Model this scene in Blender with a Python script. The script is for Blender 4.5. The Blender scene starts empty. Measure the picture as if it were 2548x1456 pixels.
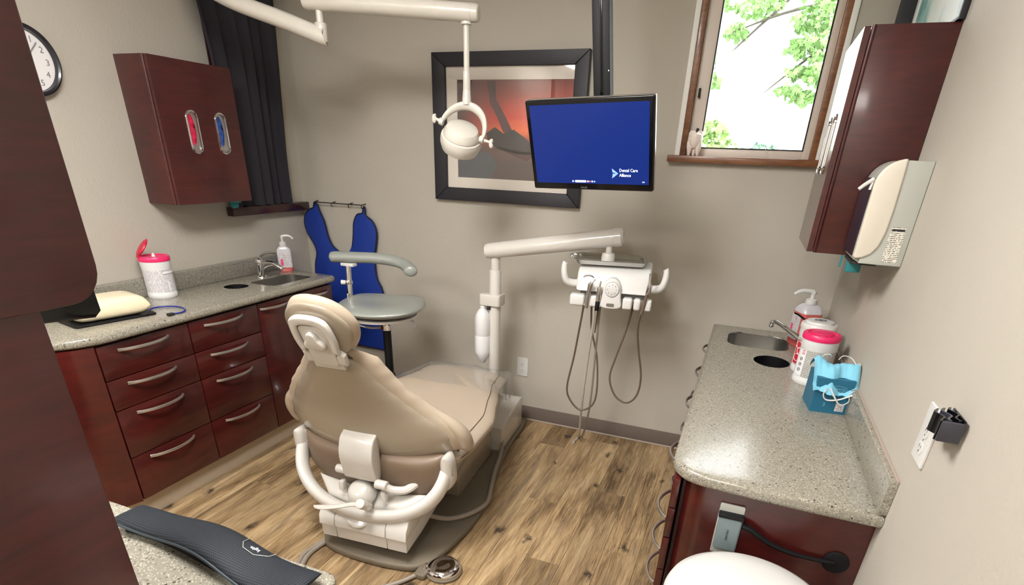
import bpy, bmesh, math, random
from mathutils import Vector, Matrix, noise
from mathutils.geometry import delaunay_2d_cdt
R = math.radians
PI = math.pi
C = bpy.context.scene.collection
random.seed(7)
rnd = random.Random(11)

# ------------------------------------------------------------------ camera
CAMZ = 1.55
W_ = [[0.93053096, 0.19675135, -0.3088706], [0.3644897, -0.41585157, 0.83319549], [0.03548801, -0.88789435, -0.4586766]]
cam = bpy.data.cameras.new('camera')
co = bpy.data.objects.new('camera', cam)
C.objects.link(co)
# columns of W_ are the camera's right, down and forward axes in world space
m = Matrix(((W_[0][0], -W_[0][1], -W_[0][2], 0), (W_[1][0], -W_[1][1], -W_[1][2], 0), (W_[2][0], -W_[2][1], -W_[2][2], CAMZ), (0, 0, 0, 1)))
# forward = third column (z fwd): rebuild from rows
fwd = Vector((-0.3088706, 0.83319549, -0.4586766)); right = Vector((0.93053096, 0.3644897, 0.03548801)); down = Vector((0.19675135, -0.41585157, -0.88789435))
m = Matrix(((right.x, -down.x, -fwd.x, 0), (right.y, -down.y, -fwd.y, 0), (right.z, -down.z, -fwd.z, CAMZ), (0, 0, 0, 1)))
co.matrix_world = m
cam.sensor_fit = 'HORIZONTAL'
cam.sensor_width = 36
cam.lens = 1375.464 / 2548 * 36
cam.shift_x = (1274 - 1291.596) / 2548
cam.shift_y = (1101.51 - 728) / 2548
cam.clip_start = 0.02
bpy.context.scene.camera = co

# ------------------------------------------------------------------ world, lights, exposure
LIGHT_MAIN = 23.0
LIGHT_REAR = 15.0
SKY = 3.5
EXPOSURE = 1.05
vs = bpy.context.scene.view_settings
vs.view_transform = 'Standard'
vs.look = 'None'
vs.gamma = 1
vs.use_curve_mapping = False
vs.exposure = EXPOSURE
wd = bpy.data.worlds.new('world')
bpy.context.scene.world = wd
wd.use_nodes = True
wd.node_tree.nodes['Background'].inputs[0].default_value = (0.93, 0.97, 1.0, 1)
wd.node_tree.nodes['Background'].inputs[1].default_value = SKY


# ------------------------------------------------------------------ materials
def S(r, g, b):
    f = lambda c: (c / 255 / 12.92) if c / 255 <= 0.04045 else ((c / 255 + 0.055) / 1.055) ** 2.4
    return (f(r), f(g), f(b), 1)


def newmat(name):
    mt = bpy.data.materials.new(name)
    mt.use_nodes = True
    nt = mt.node_tree
    return mt, nt, nt.nodes['Principled BSDF']


def mat(name, col, rough=0.5, metal=0.0, var=0.06, scale=30.0, bump=0.0, bscale=200.0, coat=0.0, emit=0.0, spec=0.5, trans=0.0):
    mt, nt, p = newmat(name)
    p.inputs['Roughness'].default_value = rough
    p.inputs['Metallic'].default_value = metal
    p.inputs['Specular IOR Level'].default_value = spec
    p.inputs['Coat Weight'].default_value = coat
    p.inputs['Coat Roughness'].default_value = 0.08
    p.inputs['Transmission Weight'].default_value = trans
    tc = nt.nodes.new('ShaderNodeTexCoord')
    nz = nt.nodes.new('ShaderNodeTexNoise')
    nz.inputs['Scale'].default_value = scale
    nz.inputs['Detail'].default_value = 3
    nt.links.new(tc.outputs['Object'], nz.inputs['Vector'])
    mx = nt.nodes.new('ShaderNodeMix')
    mx.data_type = 'RGBA'
    mx.inputs[6].default_value = [c * (1 - var) for c in col[:3]] + [1]
    mx.inputs[7].default_value = [min(1, c * (1 + var)) for c in col[:3]] + [1]
    nt.links.new(nz.outputs['Fac'], mx.inputs[0])
    nt.links.new(mx.outputs[2], p.inputs['Base Color'])
    if bump:
        n2 = nt.nodes.new('ShaderNodeTexNoise')
        n2.inputs['Scale'].default_value = bscale
        n2.inputs['Detail'].default_value = 4
        nt.links.new(tc.outputs['Object'], n2.inputs['Vector'])
        bp = nt.nodes.new('ShaderNodeBump')
        bp.inputs['Strength'].default_value = bump
        bp.inputs['Distance'].default_value = 0.004
        nt.links.new(n2.outputs['Fac'], bp.inputs['Height'])
        nt.links.new(bp.outputs['Normal'], p.inputs['Normal'])
    if emit:
        p.inputs['Emission Color'].default_value = col
        p.inputs['Emission Strength'].default_value = emit
    return mt


def wood_mat(name, dark, light, stretch=(6, 6, 60), rough=0.28, coat=0.5):
    mt, nt, p = newmat(name)
    L = nt.links.new
    tc = nt.nodes.new('ShaderNodeTexCoord')
    mp = nt.nodes.new('ShaderNodeMapping')
    mp.inputs['Scale'].default_value = stretch
    n1 = nt.nodes.new('ShaderNodeTexNoise')
    n1.inputs['Scale'].default_value = 1.0
    n1.inputs['Detail'].default_value = 6
    n1.inputs['Roughness'].default_value = 0.65
    n1.inputs['Distortion'].default_value = 0.6
    L(tc.outputs['Object'], mp.inputs[0])
    L(mp.outputs[0], n1.inputs['Vector'])
    n2 = nt.nodes.new('ShaderNodeTexNoise')
    n2.inputs['Scale'].default_value = 4.0
    n2.inputs['Detail'].default_value = 3
    L(tc.outputs['Object'], n2.inputs['Vector'])
    ad = nt.nodes.new('ShaderNodeMath')
    ad.operation = 'ADD'
    L(n1.outputs['Fac'], ad.inputs[0])
    L(n2.outputs['Fac'], ad.inputs[1])
    mr = nt.nodes.new('ShaderNodeMapRange')
    mr.inputs['From Min'].default_value = 0.7
    mr.inputs['From Max'].default_value = 1.3
    L(ad.outputs[0], mr.inputs['Value'])
    mx = nt.nodes.new('ShaderNodeMix')
    mx.data_type = 'RGBA'
    mx.inputs[6].default_value = dark
    mx.inputs[7].default_value = light
    L(mr.outputs[0], mx.inputs[0])
    L(mx.outputs[2], p.inputs['Base Color'])
    p.inputs['Roughness'].default_value = rough
    p.inputs['Coat Weight'].default_value = coat
    p.inputs['Coat Roughness'].default_value = 0.12
    return mt


def stone_mat(name, base, lightc, darkc, rough=0.22):
    mt, nt, p = newmat(name)
    L = nt.links.new
    tc = nt.nodes.new('ShaderNodeTexCoord')
    prev = None

    def layer(scale, lo, hi, col, prev_socket, seed):
        mp = nt.nodes.new('ShaderNodeMapping')
        mp.inputs['Location'].default_value = (seed, seed * 2, seed * 3)
        v = nt.nodes.new('ShaderNodeTexVoronoi')
        v.inputs['Scale'].default_value = scale
        L(tc.outputs['Object'], mp.inputs[0])
        L(mp.outputs[0], v.inputs['Vector'])
        # random cells only: use the cell colour as a switch, distance as a round fleck
        sp = nt.nodes.new('ShaderNodeSeparateColor')
        L(v.outputs['Color'], sp.inputs[0])
        c1 = nt.nodes.new('ShaderNodeMath'); c1.operation = 'GREATER_THAN'; c1.inputs[1].default_value = lo
        L(sp.outputs[0], c1.inputs[0])
        c2 = nt.nodes.new('ShaderNodeMath'); c2.operation = 'LESS_THAN'; c2.inputs[1].default_value = hi
        L(v.outputs['Distance'], c2.inputs[0])
        c3 = nt.nodes.new('ShaderNodeMath'); c3.operation = 'MULTIPLY'
        L(c1.outputs[0], c3.inputs[0]); L(c2.outputs[0], c3.inputs[1])
        mx = nt.nodes.new('ShaderNodeMix'); mx.data_type = 'RGBA'
        L(c3.outputs[0], mx.inputs[0])
        if prev_socket is None:
            mx.inputs[6].default_value = base
        else:
            L(prev_socket, mx.inputs[6])
        mx.inputs[7].default_value = col
        return mx.outputs[2]
    nz = nt.nodes.new('ShaderNodeTexNoise')
    nz.inputs['Scale'].default_value = 260
    nz.inputs['Detail'].default_value = 3
    L(tc.outputs['Object'], nz.inputs['Vector'])
    m0 = nt.nodes.new('ShaderNodeMix'); m0.data_type = 'RGBA'
    m0.inputs[6].default_value = [c * 0.72 for c in base[:3]] + [1]
    m0.inputs[7].default_value = [min(1, c * 1.28) for c in base[:3]] + [1]
    L(nz.outputs['Fac'], m0.inputs[0])
    s = layer(240, 0.55, 0.42, lightc, m0.outputs[2], 1.3)
    s = layer(150, 0.80, 0.40, [c * 0.62 for c in base[:3]] + [1], s, 4.7)
    s = layer(120, 0.95, 0.36, darkc, s, 7.9)
    L(s, p.inputs['Base Color'])
    p.inputs['Roughness'].default_value = rough
    p.inputs['Coat Weight'].default_value = 0.3
    p.inputs['Coat Roughness'].default_value = 0.12
    return mt


def floor_mat():
    mt, nt, p = newmat('vinyl oak plank')
    L = nt.links.new
    tc = nt.nodes.new('ShaderNodeTexCoord')
    oi = nt.nodes.new('ShaderNodeObjectInfo')
    vm = nt.nodes.new('ShaderNodeVectorMath'); vm.operation = 'SCALE'
    vm.inputs[0].default_value = (13.0, 29.0, 7.0)
    L(oi.outputs['Random'], vm.inputs['Scale'])
    va = nt.nodes.new('ShaderNodeVectorMath'); va.operation = 'ADD'
    L(tc.outputs['Object'], va.inputs[0]); L(vm.outputs[0], va.inputs[1])

    def nz(scl, det, dist=0.0, rough=0.6):
        mp = nt.nodes.new('ShaderNodeMapping'); mp.inputs['Scale'].default_value = scl
        L(va.outputs[0], mp.inputs[0])
        n = nt.nodes.new('ShaderNodeTexNoise'); n.inputs['Scale'].default_value = 1; n.inputs['Detail'].default_value = det
        n.inputs['Distortion'].default_value = dist; n.inputs['Roughness'].default_value = rough
        L(mp.outputs[0], n.inputs['Vector'])
        return n.outputs['Fac']
    grain = nz((95, 4.5, 10), 6, 1.4, 0.75)
    broad = nz((9, 1.6, 3), 3, 0.8)
    ramp = nt.nodes.new('ShaderNodeValToRGB')
    e = ramp.color_ramp.elements
    e[0].position = 0.36; e[0].color = S(88, 70, 50)
    e[1].position = 0.66; e[1].color = S(214, 190, 152)
    k = ramp.color_ramp.elements.new(0.45); k.color = S(142, 116, 84)
    k = ramp.color_ramp.elements.new(0.53); k.color = S(180, 152, 114)
    a = nt.nodes.new('ShaderNodeMath'); a.operation = 'MULTIPLY_ADD'
    a.inputs[1].default_value = 0.55
    L(grain, a.inputs[0])
    b = nt.nodes.new('ShaderNodeMath'); b.operation = 'MULTIPLY'; b.inputs[1].default_value = 0.45
    L(broad, b.inputs[0]); L(b.outputs[0], a.inputs[2])
    L(a.outputs[0], ramp.inputs[0])
    # plank to plank tone
    hs = nt.nodes.new('ShaderNodeHueSaturation')
    mr = nt.nodes.new('ShaderNodeMapRange'); mr.inputs['To Min'].default_value = 0.66; mr.inputs['To Max'].default_value = 1.0
    L(oi.outputs['Random'], mr.inputs['Value']); L(mr.outputs[0], hs.inputs['Value'])
    L(ramp.outputs[0], hs.inputs['Color']); hs.inputs['Saturation'].default_value = 1.02
    # grey weathered streaks
    gs = nz((14, 1.3, 3), 4, 1.5, 0.65)
    r2 = nt.nodes.new('ShaderNodeMapRange'); r2.inputs['From Min'].default_value = 0.54; r2.inputs['From Max'].default_value = 0.72; r2.inputs['To Max'].default_value = 0.75
    L(gs, r2.inputs['Value'])
    m1 = nt.nodes.new('ShaderNodeMix'); m1.data_type = 'RGBA'; m1.inputs[7].default_value = S(104, 88, 70)
    L(r2.outputs[0], m1.inputs[0]); L(hs.outputs[0], m1.inputs[6])
    # knots
    mp = nt.nodes.new('ShaderNodeMapping'); mp.inputs['Scale'].default_value = (5.2, 2.6, 1)
    dn = nt.nodes.new('ShaderNodeTexNoise'); dn.inputs['Scale'].default_value = 22; dn.inputs['Detail'].default_value = 4
    L(va.outputs[0], dn.inputs['Vector'])
    dsub = nt.nodes.new('ShaderNodeVectorMath'); dsub.operation = 'SCALE'; dsub.inputs['Scale'].default_value = 0.10
    L(dn.outputs['Color'], dsub.inputs[0])
    da = nt.nodes.new('ShaderNodeVectorMath'); da.operation = 'ADD'
    L(va.outputs[0], da.inputs[0]); L(dsub.outputs[0], da.inputs[1])
    L(da.outputs[0], mp.inputs[0])
    v = nt.nodes.new('ShaderNodeTexVoronoi'); v.inputs['Scale'].default_value = 1.0; v.voronoi_dimensions = '2D'
    L(mp.outputs[0], v.inputs['Vector'])
    r3 = nt.nodes.new('ShaderNodeMapRange'); r3.inputs['From Min'].default_value = 0.03; r3.inputs['From Max'].default_value = 0.12; r3.inputs['To Min'].default_value = 0.9; r3.inputs['To Max'].default_value = 0.0
    L(v.outputs['Distance'], r3.inputs['Value'])
    sp = nt.nodes.new('ShaderNodeSeparateColor'); L(v.outputs['Color'], sp.inputs[0])
    gt = nt.nodes.new('ShaderNodeMath'); gt.operation = 'GREATER_THAN'; gt.inputs[1].default_value = 0.45
    L(sp.outputs[0], gt.inputs[0])
    mu = nt.nodes.new('ShaderNodeMath'); mu.operation = 'MULTIPLY'
    L(r3.outputs[0], mu.inputs[0]); L(gt.outputs[0], mu.inputs[1])
    m2 = nt.nodes.new('ShaderNodeMix'); m2.data_type = 'RGBA'; m2.inputs[7].default_value = S(46, 36, 30)
    L(mu.outputs[0], m2.inputs[0]); L(m1.outputs[2], m2.inputs[6])
    L(m2.outputs[2], p.inputs['Base Color'])
    p.inputs['Roughness'].default_value = 0.42
    p.inputs['Specular IOR Level'].default_value = 0.4
    bp = nt.nodes.new('ShaderNodeBump'); bp.inputs['Strength'].default_value = 0.12; bp.inputs['Distance'].default_value = 0.002
    L(grain, bp.inputs['Height']); L(bp.outputs['Normal'], p.inputs['Normal'])
    return mt


def clear_mat(name, tint=(1, 1, 1, 1), gloss=0.08, rough=0.05, film=0.0):
    mt, nt, p = newmat(name)
    nt.nodes.remove(p)
    L = nt.links.new
    out = [n for n in nt.nodes if n.type == 'OUTPUT_MATERIAL'][0]
    t = nt.nodes.new('ShaderNodeBsdfTransparent'); t.inputs[0].default_value = tint
    g = nt.nodes.new('ShaderNodeBsdfGlossy'); g.inputs['Roughness'].default_value = rough
    fr = nt.nodes.new('ShaderNodeLayerWeight'); fr.inputs['Blend'].default_value = 0.25
    mr = nt.nodes.new('ShaderNodeMapRange'); mr.inputs['To Min'].default_value = gloss; mr.inputs['To Max'].default_value = 0.7
    fr.inputs['Blend'].default_value = 0.12
    L(fr.outputs['Facing'], mr.inputs['Value'])
    mx = nt.nodes.new('ShaderNodeMixShader')
    L(mr.outputs[0], mx.inputs[0]); L(t.outputs[0], mx.inputs[1]); L(g.outputs[0], mx.inputs[2])
    last = mx
    if film:
        d = nt.nodes.new('ShaderNodeBsdfDiffuse'); d.inputs[0].default_value = (0.8, 0.8, 0.8, 1)
        m2 = nt.nodes.new('ShaderNodeMixShader'); m2.inputs[0].default_value = film
        L(mx.outputs[0], m2.inputs[1]); L(d.outputs[0], m2.inputs[2])
        last = m2
    L(last.outputs[0], out.inputs[0])
    return mt


def print_lines_mat(name, base, ink, freq=120, cover=0.5):
    """paper with rows of small print (bands along local z broken by noise)"""
    mt, nt, p = newmat(name)
    L = nt.links.new
    tc = nt.nodes.new('ShaderNodeTexCoord')
    sx = nt.nodes.new('ShaderNodeSeparateXYZ'); L(tc.outputs['Object'], sx.inputs[0])
    m1 = nt.nodes.new('ShaderNodeMath'); m1.operation = 'MULTIPLY'; m1.inputs[1].default_value = freq
    L(sx.outputs[2], m1.inputs[0])
    fr = nt.nodes.new('ShaderNodeMath'); fr.operation = 'FRACT'; L(m1.outputs[0], fr.inputs[0])
    c = nt.nodes.new('ShaderNodeMath'); c.operation = 'LESS_THAN'; c.inputs[1].default_value = 0.4; L(fr.outputs[0], c.inputs[0])
    mp = nt.nodes.new('ShaderNodeMapping'); mp.inputs['Scale'].default_value = (260, 260, freq * 0.5); L(tc.outputs['Object'], mp.inputs[0])
    n = nt.nodes.new('ShaderNodeTexNoise'); n.inputs['Scale'].default_value = 1; L(mp.outputs[0], n.inputs['Vector'])
    c2 = nt.nodes.new('ShaderNodeMath'); c2.operation = 'GREATER_THAN'; c2.inputs[1].default_value = cover; L(n.outputs['Fac'], c2.inputs[0])
    mu = nt.nodes.new('ShaderNodeMath'); mu.operation = 'MULTIPLY'; L(c.outputs[0], mu.inputs[0]); L(c2.outputs[0], mu.inputs[1])
    mx = nt.nodes.new('ShaderNodeMix'); mx.data_type = 'RGBA'; mx.inputs[6].default_value = base; mx.inputs[7].default_value = ink
    L(mu.outputs[0], mx.inputs[0]); L(mx.outputs[2], p.inputs['Base Color'])
    p.inputs['Roughness'].default_value = 0.45
    return mt


def sunset_mat(z0, z1):
    mt, nt, p = newmat('sunset print')
    L = nt.links.new
    tc = nt.nodes.new('ShaderNodeTexCoord')
    sx = nt.nodes.new('ShaderNodeSeparateXYZ'); L(tc.outputs['Object'], sx.inputs[0])
    mp = nt.nodes.new('ShaderNodeMapping'); mp.inputs['Scale'].default_value = (3, 1, 16); L(tc.outputs['Object'], mp.inputs[0])
    n = nt.nodes.new('ShaderNodeTexNoise'); n.inputs['Scale'].default_value = 1; n.inputs['Detail'].default_value = 5; L(mp.outputs[0], n.inputs['Vector'])
    mr = nt.nodes.new('ShaderNodeMapRange'); mr.inputs['From Min'].default_value = z0; mr.inputs['From Max'].default_value = z1
    L(sx.outputs[2], mr.inputs['Value'])
    ad = nt.nodes.new('ShaderNodeMath'); ad.operation = 'MULTIPLY_ADD'; ad.inputs[1].default_value = 0.16; L(n.outputs['Fac'], ad.inputs[0]); 
    sb = nt.nodes.new('ShaderNodeMath'); sb.operation = 'SUBTRACT'; sb.inputs[1].default_value = 0.08; L(mr.outputs[0], sb.inputs[0])
    L(sb.outputs[0], ad.inputs[2])
    rp = nt.nodes.new('ShaderNodeValToRGB')
    cr = rp.color_ramp
    cr.elements[0].position = 0.0; cr.elements[0].color = S(88, 70, 64)
    cr.elements[1].position = 1.0; cr.elements[1].color = S(96, 36, 26)
    for pos, c in ((0.22, S(84, 66, 62)), (0.36, S(112, 74, 62)), (0.42, S(170, 60, 30)), (0.50, S(240, 104, 40)), (0.60, S(216, 56, 22)), (0.74, S(180, 50, 26)), (0.88, S(140, 44, 28))):
        k = cr.elements.new(pos); k.color = c
    L(ad.outputs[0], rp.inputs[0])
    # left part of the print falls into dusk
    r2 = nt.nodes.new('ShaderNodeMapRange'); r2.inputs['From Min'].default_value = -0.28; r2.inputs['From Max'].default_value = 0.02
    L(sx.outputs[0], r2.inputs['Value'])
    mx = nt.nodes.new('ShaderNodeMix'); mx.data_type = 'RGBA'; mx.inputs[6].default_value = S(78, 52, 52)
    L(r2.outputs[0], mx.inputs[0]); L(rp.outputs[0], mx.inputs[7])
    L(mx.outputs[2], p.inputs['Base Color'])
    p.inputs['Roughness'].default_value = 0.5
    return mt


def cloud_print_mat():
    mt, nt, p = newmat('teal cloud print')
    L = nt.links.new
    tc = nt.nodes.new('ShaderNodeTexCoord')
    n = nt.nodes.new('ShaderNodeTexNoise'); n.inputs['Scale'].default_value = 5; n.inputs['Detail'].default_value = 4; L(tc.outputs['Object'], n.inputs['Vector'])
    rp = nt.nodes.new('ShaderNodeValToRGB')
    cr = rp.color_ramp
    cr.elements[0].position = 0.50; cr.elements[0].color = S(200, 202, 190)
    cr.elements[1].position = 0.74; cr.elements[1].color = S(50, 130, 134)
    k = cr.elements.new(0.62); k.color = S(140, 172, 164)
    L(n.outputs['Fac'], rp.inputs[0]); L(rp.outputs[0], p.inputs['Base Color'])
    p.inputs['Roughness'].default_value = 0.35
    return mt


def fabric_grid_mat(name, base, dot, scale=260):
    mt, nt, p = newmat(name)
    L = nt.links.new
    tc = nt.nodes.new('ShaderNodeTexCoord')
    sx = nt.nodes.new('ShaderNodeSeparateXYZ'); L(tc.outputs['Object'], sx.inputs[0])
    outs = []
    for ax in (0, 1):
        m1 = nt.nodes.new('ShaderNodeMath'); m1.operation = 'MULTIPLY'; m1.inputs[1].default_value = scale; L(sx.outputs[ax], m1.inputs[0])
        fr = nt.nodes.new('ShaderNodeMath'); fr.operation = 'FRACT'; L(m1.outputs[0], fr.inputs[0])
        c = nt.nodes.new('ShaderNodeMath'); c.operation = 'LESS_THAN'; c.inputs[1].default_value = 0.35; L(fr.outputs[0], c.inputs[0])
        outs.append(c.outputs[0])
    mu = nt.nodes.new('ShaderNodeMath'); mu.operation = 'MAXIMUM'; L(outs[0], mu.inputs[0]); L(outs[1], mu.inputs[1])
    mx = nt.nodes.new('ShaderNodeMix'); mx.data_type = 'RGBA'; mx.inputs[6].default_value = base; mx.inputs[7].default_value = dot
    L(mu.outputs[0], mx.inputs[0]); L(mx.outputs[2], p.inputs['Base Color'])
    p.inputs['Roughness'].default_value = 0.62
    p.inputs['Specular IOR Level'].default_value = 0.3
    return mt


WALL = mat('wall paint', S(184, 178, 166), 0.75, var=0.02, scale=3, bump=0.35, bscale=110)
CEIL = mat('ceiling white', S(225, 222, 215), 0.8, var=0.02)
BASEB = mat('taupe vinyl base', S(112, 101, 93), 0.5, var=0.03)
CAULK = mat('pale base toe', S(168, 152, 140), 0.5)
FLOOR = floor_mat()
SUBF = mat('floor joint dark', S(70, 54, 38), 0.8)
WOOD = wood_mat('cherry laminate', S(50, 13, 13), S(82, 24, 21), (14, 3.0, 34))
WOODV = wood_mat('cherry laminate figured', S(54, 17, 17), S(82, 28, 26), (10, 5, 46), rough=0.35, coat=0.35)
WOODD = mat('cabinet shadow gap', S(40, 12, 10), 0.6)
STONE = stone_mat('speckled solid surface', S(142, 137, 124), S(180, 175, 160), S(72, 66, 58))
STONEG = stone_mat('speckled grey splash', S(128, 124, 113), S(164, 160, 147), S(72, 68, 60))
KICK = mat('brushed toe kick', S(186, 172, 152), 0.36, 0.25, var=0.05, scale=12)
STEEL = mat('brushed handle steel', S(205, 200, 195), 0.28, 0.9, var=0.02)
CHROME = mat('chrome', S(225, 225, 228), 0.06, 1.0, var=0.01)
SINKM = mat('sink steel', S(190, 188, 184), 0.3, 1.0, var=0.03)
BLACK = mat('black plastic', S(12, 12, 16), 0.5, var=0.1, spec=0.3)
BLACKG = mat('gloss black', S(8, 9, 14), 0.12, var=0.1)
DKFRAME = mat('dark frame wood', S(30, 28, 36), 0.5, var=0.2, scale=60, bump=0.2, bscale=150)
WHITE = mat('white plastic', S(216, 215, 212), 0.35, var=0.01)
WHITEB = mat('white bottle', S(222, 222, 222), 0.4, var=0.01)
CREAMW = mat('warm white enamel', S(206, 202, 195), 0.22, var=0.02, coat=0.4)
CREAMG = mat('lamp enamel', S(206, 202, 192), 0.3, var=0.04, scale=25, coat=0.3)
TANSHELL = mat('tan moulded shell', S(156, 144, 126), 0.22, var=0.02, coat=0.5)
VINYL = mat('beige vinyl upholstery', S(178, 163, 144), 0.36, var=0.03, scale=8, bump=0.06, bscale=500)
VINYLD = mat('beige vinyl shade and piping', S(116, 98, 81), 0.42, var=0.03, scale=8)  # bolster shade mixed into the upholstery colour; the piping shares it
SEAM = mat('dark seam', S(96, 80, 62), 0.7)
GREYV = mat('grey green vinyl', S(146, 150, 144), 0.33, var=0.03, scale=10, coat=0.15)
BASEPL = mat('grey base plate', S(118, 108, 92), 0.5, var=0.06, scale=90, bump=0.3, bscale=700)
DARKMECH = mat('dark mechanism', S(36, 32, 28), 0.6)
HOSE = mat('grey beige hose', S(150, 140, 128), 0.45)
HOSEL = mat('light hose', S(190, 182, 170), 0.45)
HOSED = mat('brown grey hose', S(104, 90, 78), 0.45)
CURT = mat('charcoal curtain cloth', S(40, 37, 45), 0.9, var=0.1, scale=120, bump=0.2, bscale=900)
SILLD = wood_mat('dark sill wood', S(44, 12, 12), S(66, 20, 18), (8, 20, 8))
SILLW = wood_mat('oak sill wood', S(96, 56, 34), S(150, 100, 62), (10, 30, 60), rough=0.4, coat=0.2)
VINYLW = mat('window vinyl', S(216, 204, 192), 0.45, var=0.01)
TRIMW = mat('window white casing', S(236, 236, 232), 0.5, var=0.01)
BLUEAP = mat('royal blue apron', S(14, 52, 148), 0.6, var=0.08, scale=14, bump=0.25, bscale=420)
NAVYAP = mat('navy apron binding', S(10, 16, 48), 0.7)
GLASS = clear_mat('window glass', gloss=0.03)
PGLASS = clear_mat('picture glass', gloss=0.035, rough=0.02)
FILM = clear_mat('plastic chair cover film', gloss=0.10, rough=0.16, film=0.05)
SMOKE = mat('smoked dispenser window', S(40, 42, 58), 0.12, var=0.05)
PINK = mat('hot pink lid', S(232, 40, 104), 0.35, var=0.03)
REDLID = mat('deep pink lid inside', S(196, 18, 62), 0.4)
PAPER = mat('matboard', S(222, 214, 204), 0.7, var=0.01)
LABELW = print_lines_mat('label print', S(226, 222, 224), S(150, 146, 152), 160, 0.44)
LABELG = print_lines_mat('label grey print', S(196, 196, 190), S(140, 138, 134), 150, 0.42)
LABELD = print_lines_mat('dispenser sticker print', S(226, 222, 208), S(90, 88, 86), 190, 0.45)
CREAMP = mat('cream wrapped plastic', S(234, 222, 190), 0.3, var=0.06, scale=18, bump=0.3, bscale=40, coat=0.3)
TEAL = mat('teal plastic', S(40, 130, 138), 0.4)
BLUEC = mat('blue cord plastic', S(30, 44, 140), 0.4)
PINKLIQ = mat('pink liquid soap', S(206, 96, 92), 0.2, var=0.03, coat=0.6)
FROST = mat('frosted bottle plastic', S(206, 204, 210), 0.3, var=0.02, coat=0.4)
REDL = mat('red label', S(200, 30, 50), 0.4)
PINKL = mat('pink label block', S(240, 70, 130), 0.4)
MASKB = mat('light blue mask fabric', S(126, 196, 222), 0.8, var=0.05, scale=60)
BOXT = mat('teal blue carton', S(34, 104, 134), 0.45, var=0.12, scale=8)
BOXP = mat('pale carton print', S(120, 176, 192), 0.45)
BOXD = mat('dark carton inside', S(20, 60, 80), 0.6)
GREYP = mat('grey dispenser plastic', S(176, 178, 170), 0.4, var=0.01)
IVORY = mat('ivory dispenser cover', S(220, 213, 198), 0.25, var=0.01, coat=0.4)
DARKIN = mat('dark ink', S(40, 40, 44), 0.6)
GREYIN = mat('grey ink', S(120, 120, 124), 0.6)
WHITEIN = mat('white ink', S(236, 236, 240), 0.6)
BRKT = mat('slate grey device', S(112, 126, 130), 0.55, var=0.06, scale=80)
REST = fabric_grid_mat('black mesh fabric', S(9, 11, 15), S(40, 46, 54), 190)
RESTE = mat('slate rubber', S(44, 54, 60), 0.5)
SLATE = mat('slate display plastic', S(52, 52, 62), 0.3, coat=0.3)
ROCK = mat('rock silhouette print', S(30, 16, 18), 0.5, var=0.4, scale=30)
ROCK2 = mat('rock purple print', S(74, 30, 36), 0.5, var=0.4, scale=30)
GULL = mat('foam print', S(176, 160, 156), 0.5)
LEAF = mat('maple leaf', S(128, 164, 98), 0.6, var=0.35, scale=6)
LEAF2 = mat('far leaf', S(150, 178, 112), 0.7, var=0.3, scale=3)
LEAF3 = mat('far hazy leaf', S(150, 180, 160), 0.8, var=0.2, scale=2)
BARK = mat('bark', S(92, 86, 78), 0.9, var=0.3)
LAWN = mat('outside lawn', S(120, 140, 90), 0.9, var=0.2, scale=2)
for mm in (LEAF, LEAF2, LEAF3):
    mm.node_tree.nodes['Principled BSDF'].inputs['Subsurface Weight'].default_value = 0.0
SCREEN = mat('screen blue', S(4, 30, 96), 0.3, var=0.05, scale=2, emit=0.42)
SCRW = mat('screen white', S(220, 225, 245), 0.4, emit=0.9)
SCRL = mat('screen light blue', S(110, 140, 250), 0.4, emit=0.8)
SCRR = mat('screen red', S(220, 90, 80), 0.4, emit=0.6)
TUBE = mat('troffer diffuser', (1.0, 0.98, 0.955, 1), 0.5, var=0.0, emit=LIGHT_MAIN)
TUBE2 = mat('rear troffer diffuser', (1.0, 0.98, 0.955, 1), 0.5, var=0.0, emit=LIGHT_REAR)
PINKG = mat('pink glove rubber', S(226, 40, 78), 0.35, var=0.5, scale=60, bump=0.5, bscale=60)
BLUEG = mat('blue glove rubber', S(50, 84, 160), 0.35, var=0.6, scale=60, bump=0.5, bscale=60)
SUNSET = sunset_mat(0.10, 0.62)
CLOUD = cloud_print_mat()
EBONY = mat('clock rim black', S(26, 26, 36), 0.3, coat=0.3)
CLOCKF = mat('clock face', S(232, 230, 230), 0.5, var=0.0)


# ------------------------------------------------------------------ mesh builder
def catmull(pts, n=6, closed=False):
    pts = [Vector(p) for p in pts]
    out = []
    N = len(pts)
    rng = range(N if closed else N - 1)
    for i in rng:
        if closed:
            p0, p1, p2, p3 = pts[(i - 1) % N], pts[i], pts[(i + 1) % N], pts[(i + 2) % N]
        else:
            p0 = pts[max(i - 1, 0)]; p1 = pts[i]; p2 = pts[i + 1]; p3 = pts[min(i + 2, N - 1)]
        for k in range(n):
            t = k / n
            out.append(0.5 * ((2 * p1) + (-p0 + p2) * t + (2 * p0 - 5 * p1 + 4 * p2 - p3) * t * t + (-p0 + 3 * p1 - 3 * p2 + p3) * t ** 3))
    if not closed:
        out.append(pts[-1])
    return out


def offset_poly(pts, d):
    n = len(pts)
    area = sum(pts[i][0] * pts[(i + 1) % n][1] - pts[(i + 1) % n][0] * pts[i][1] for i in range(n))
    sg = 1 if area > 0 else -1
    out = []
    for i in range(n):
        a, b, c = Vector(pts[i - 1]), Vector(pts[i]), Vector(pts[(i + 1) % n])
        e1 = (b - a).normalized(); e2 = (c - b).normalized()
        n1 = Vector((e1.y, -e1.x)); n2 = Vector((e2.y, -e2.x))
        nn = (n1 + n2)
        if nn.length < 1e-6:
            nn = n1
        nn.normalize()
        k = 1 / max(0.4, nn.dot(n1))
        out.append(tuple(b + nn * d * sg * k))
    return out


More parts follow.
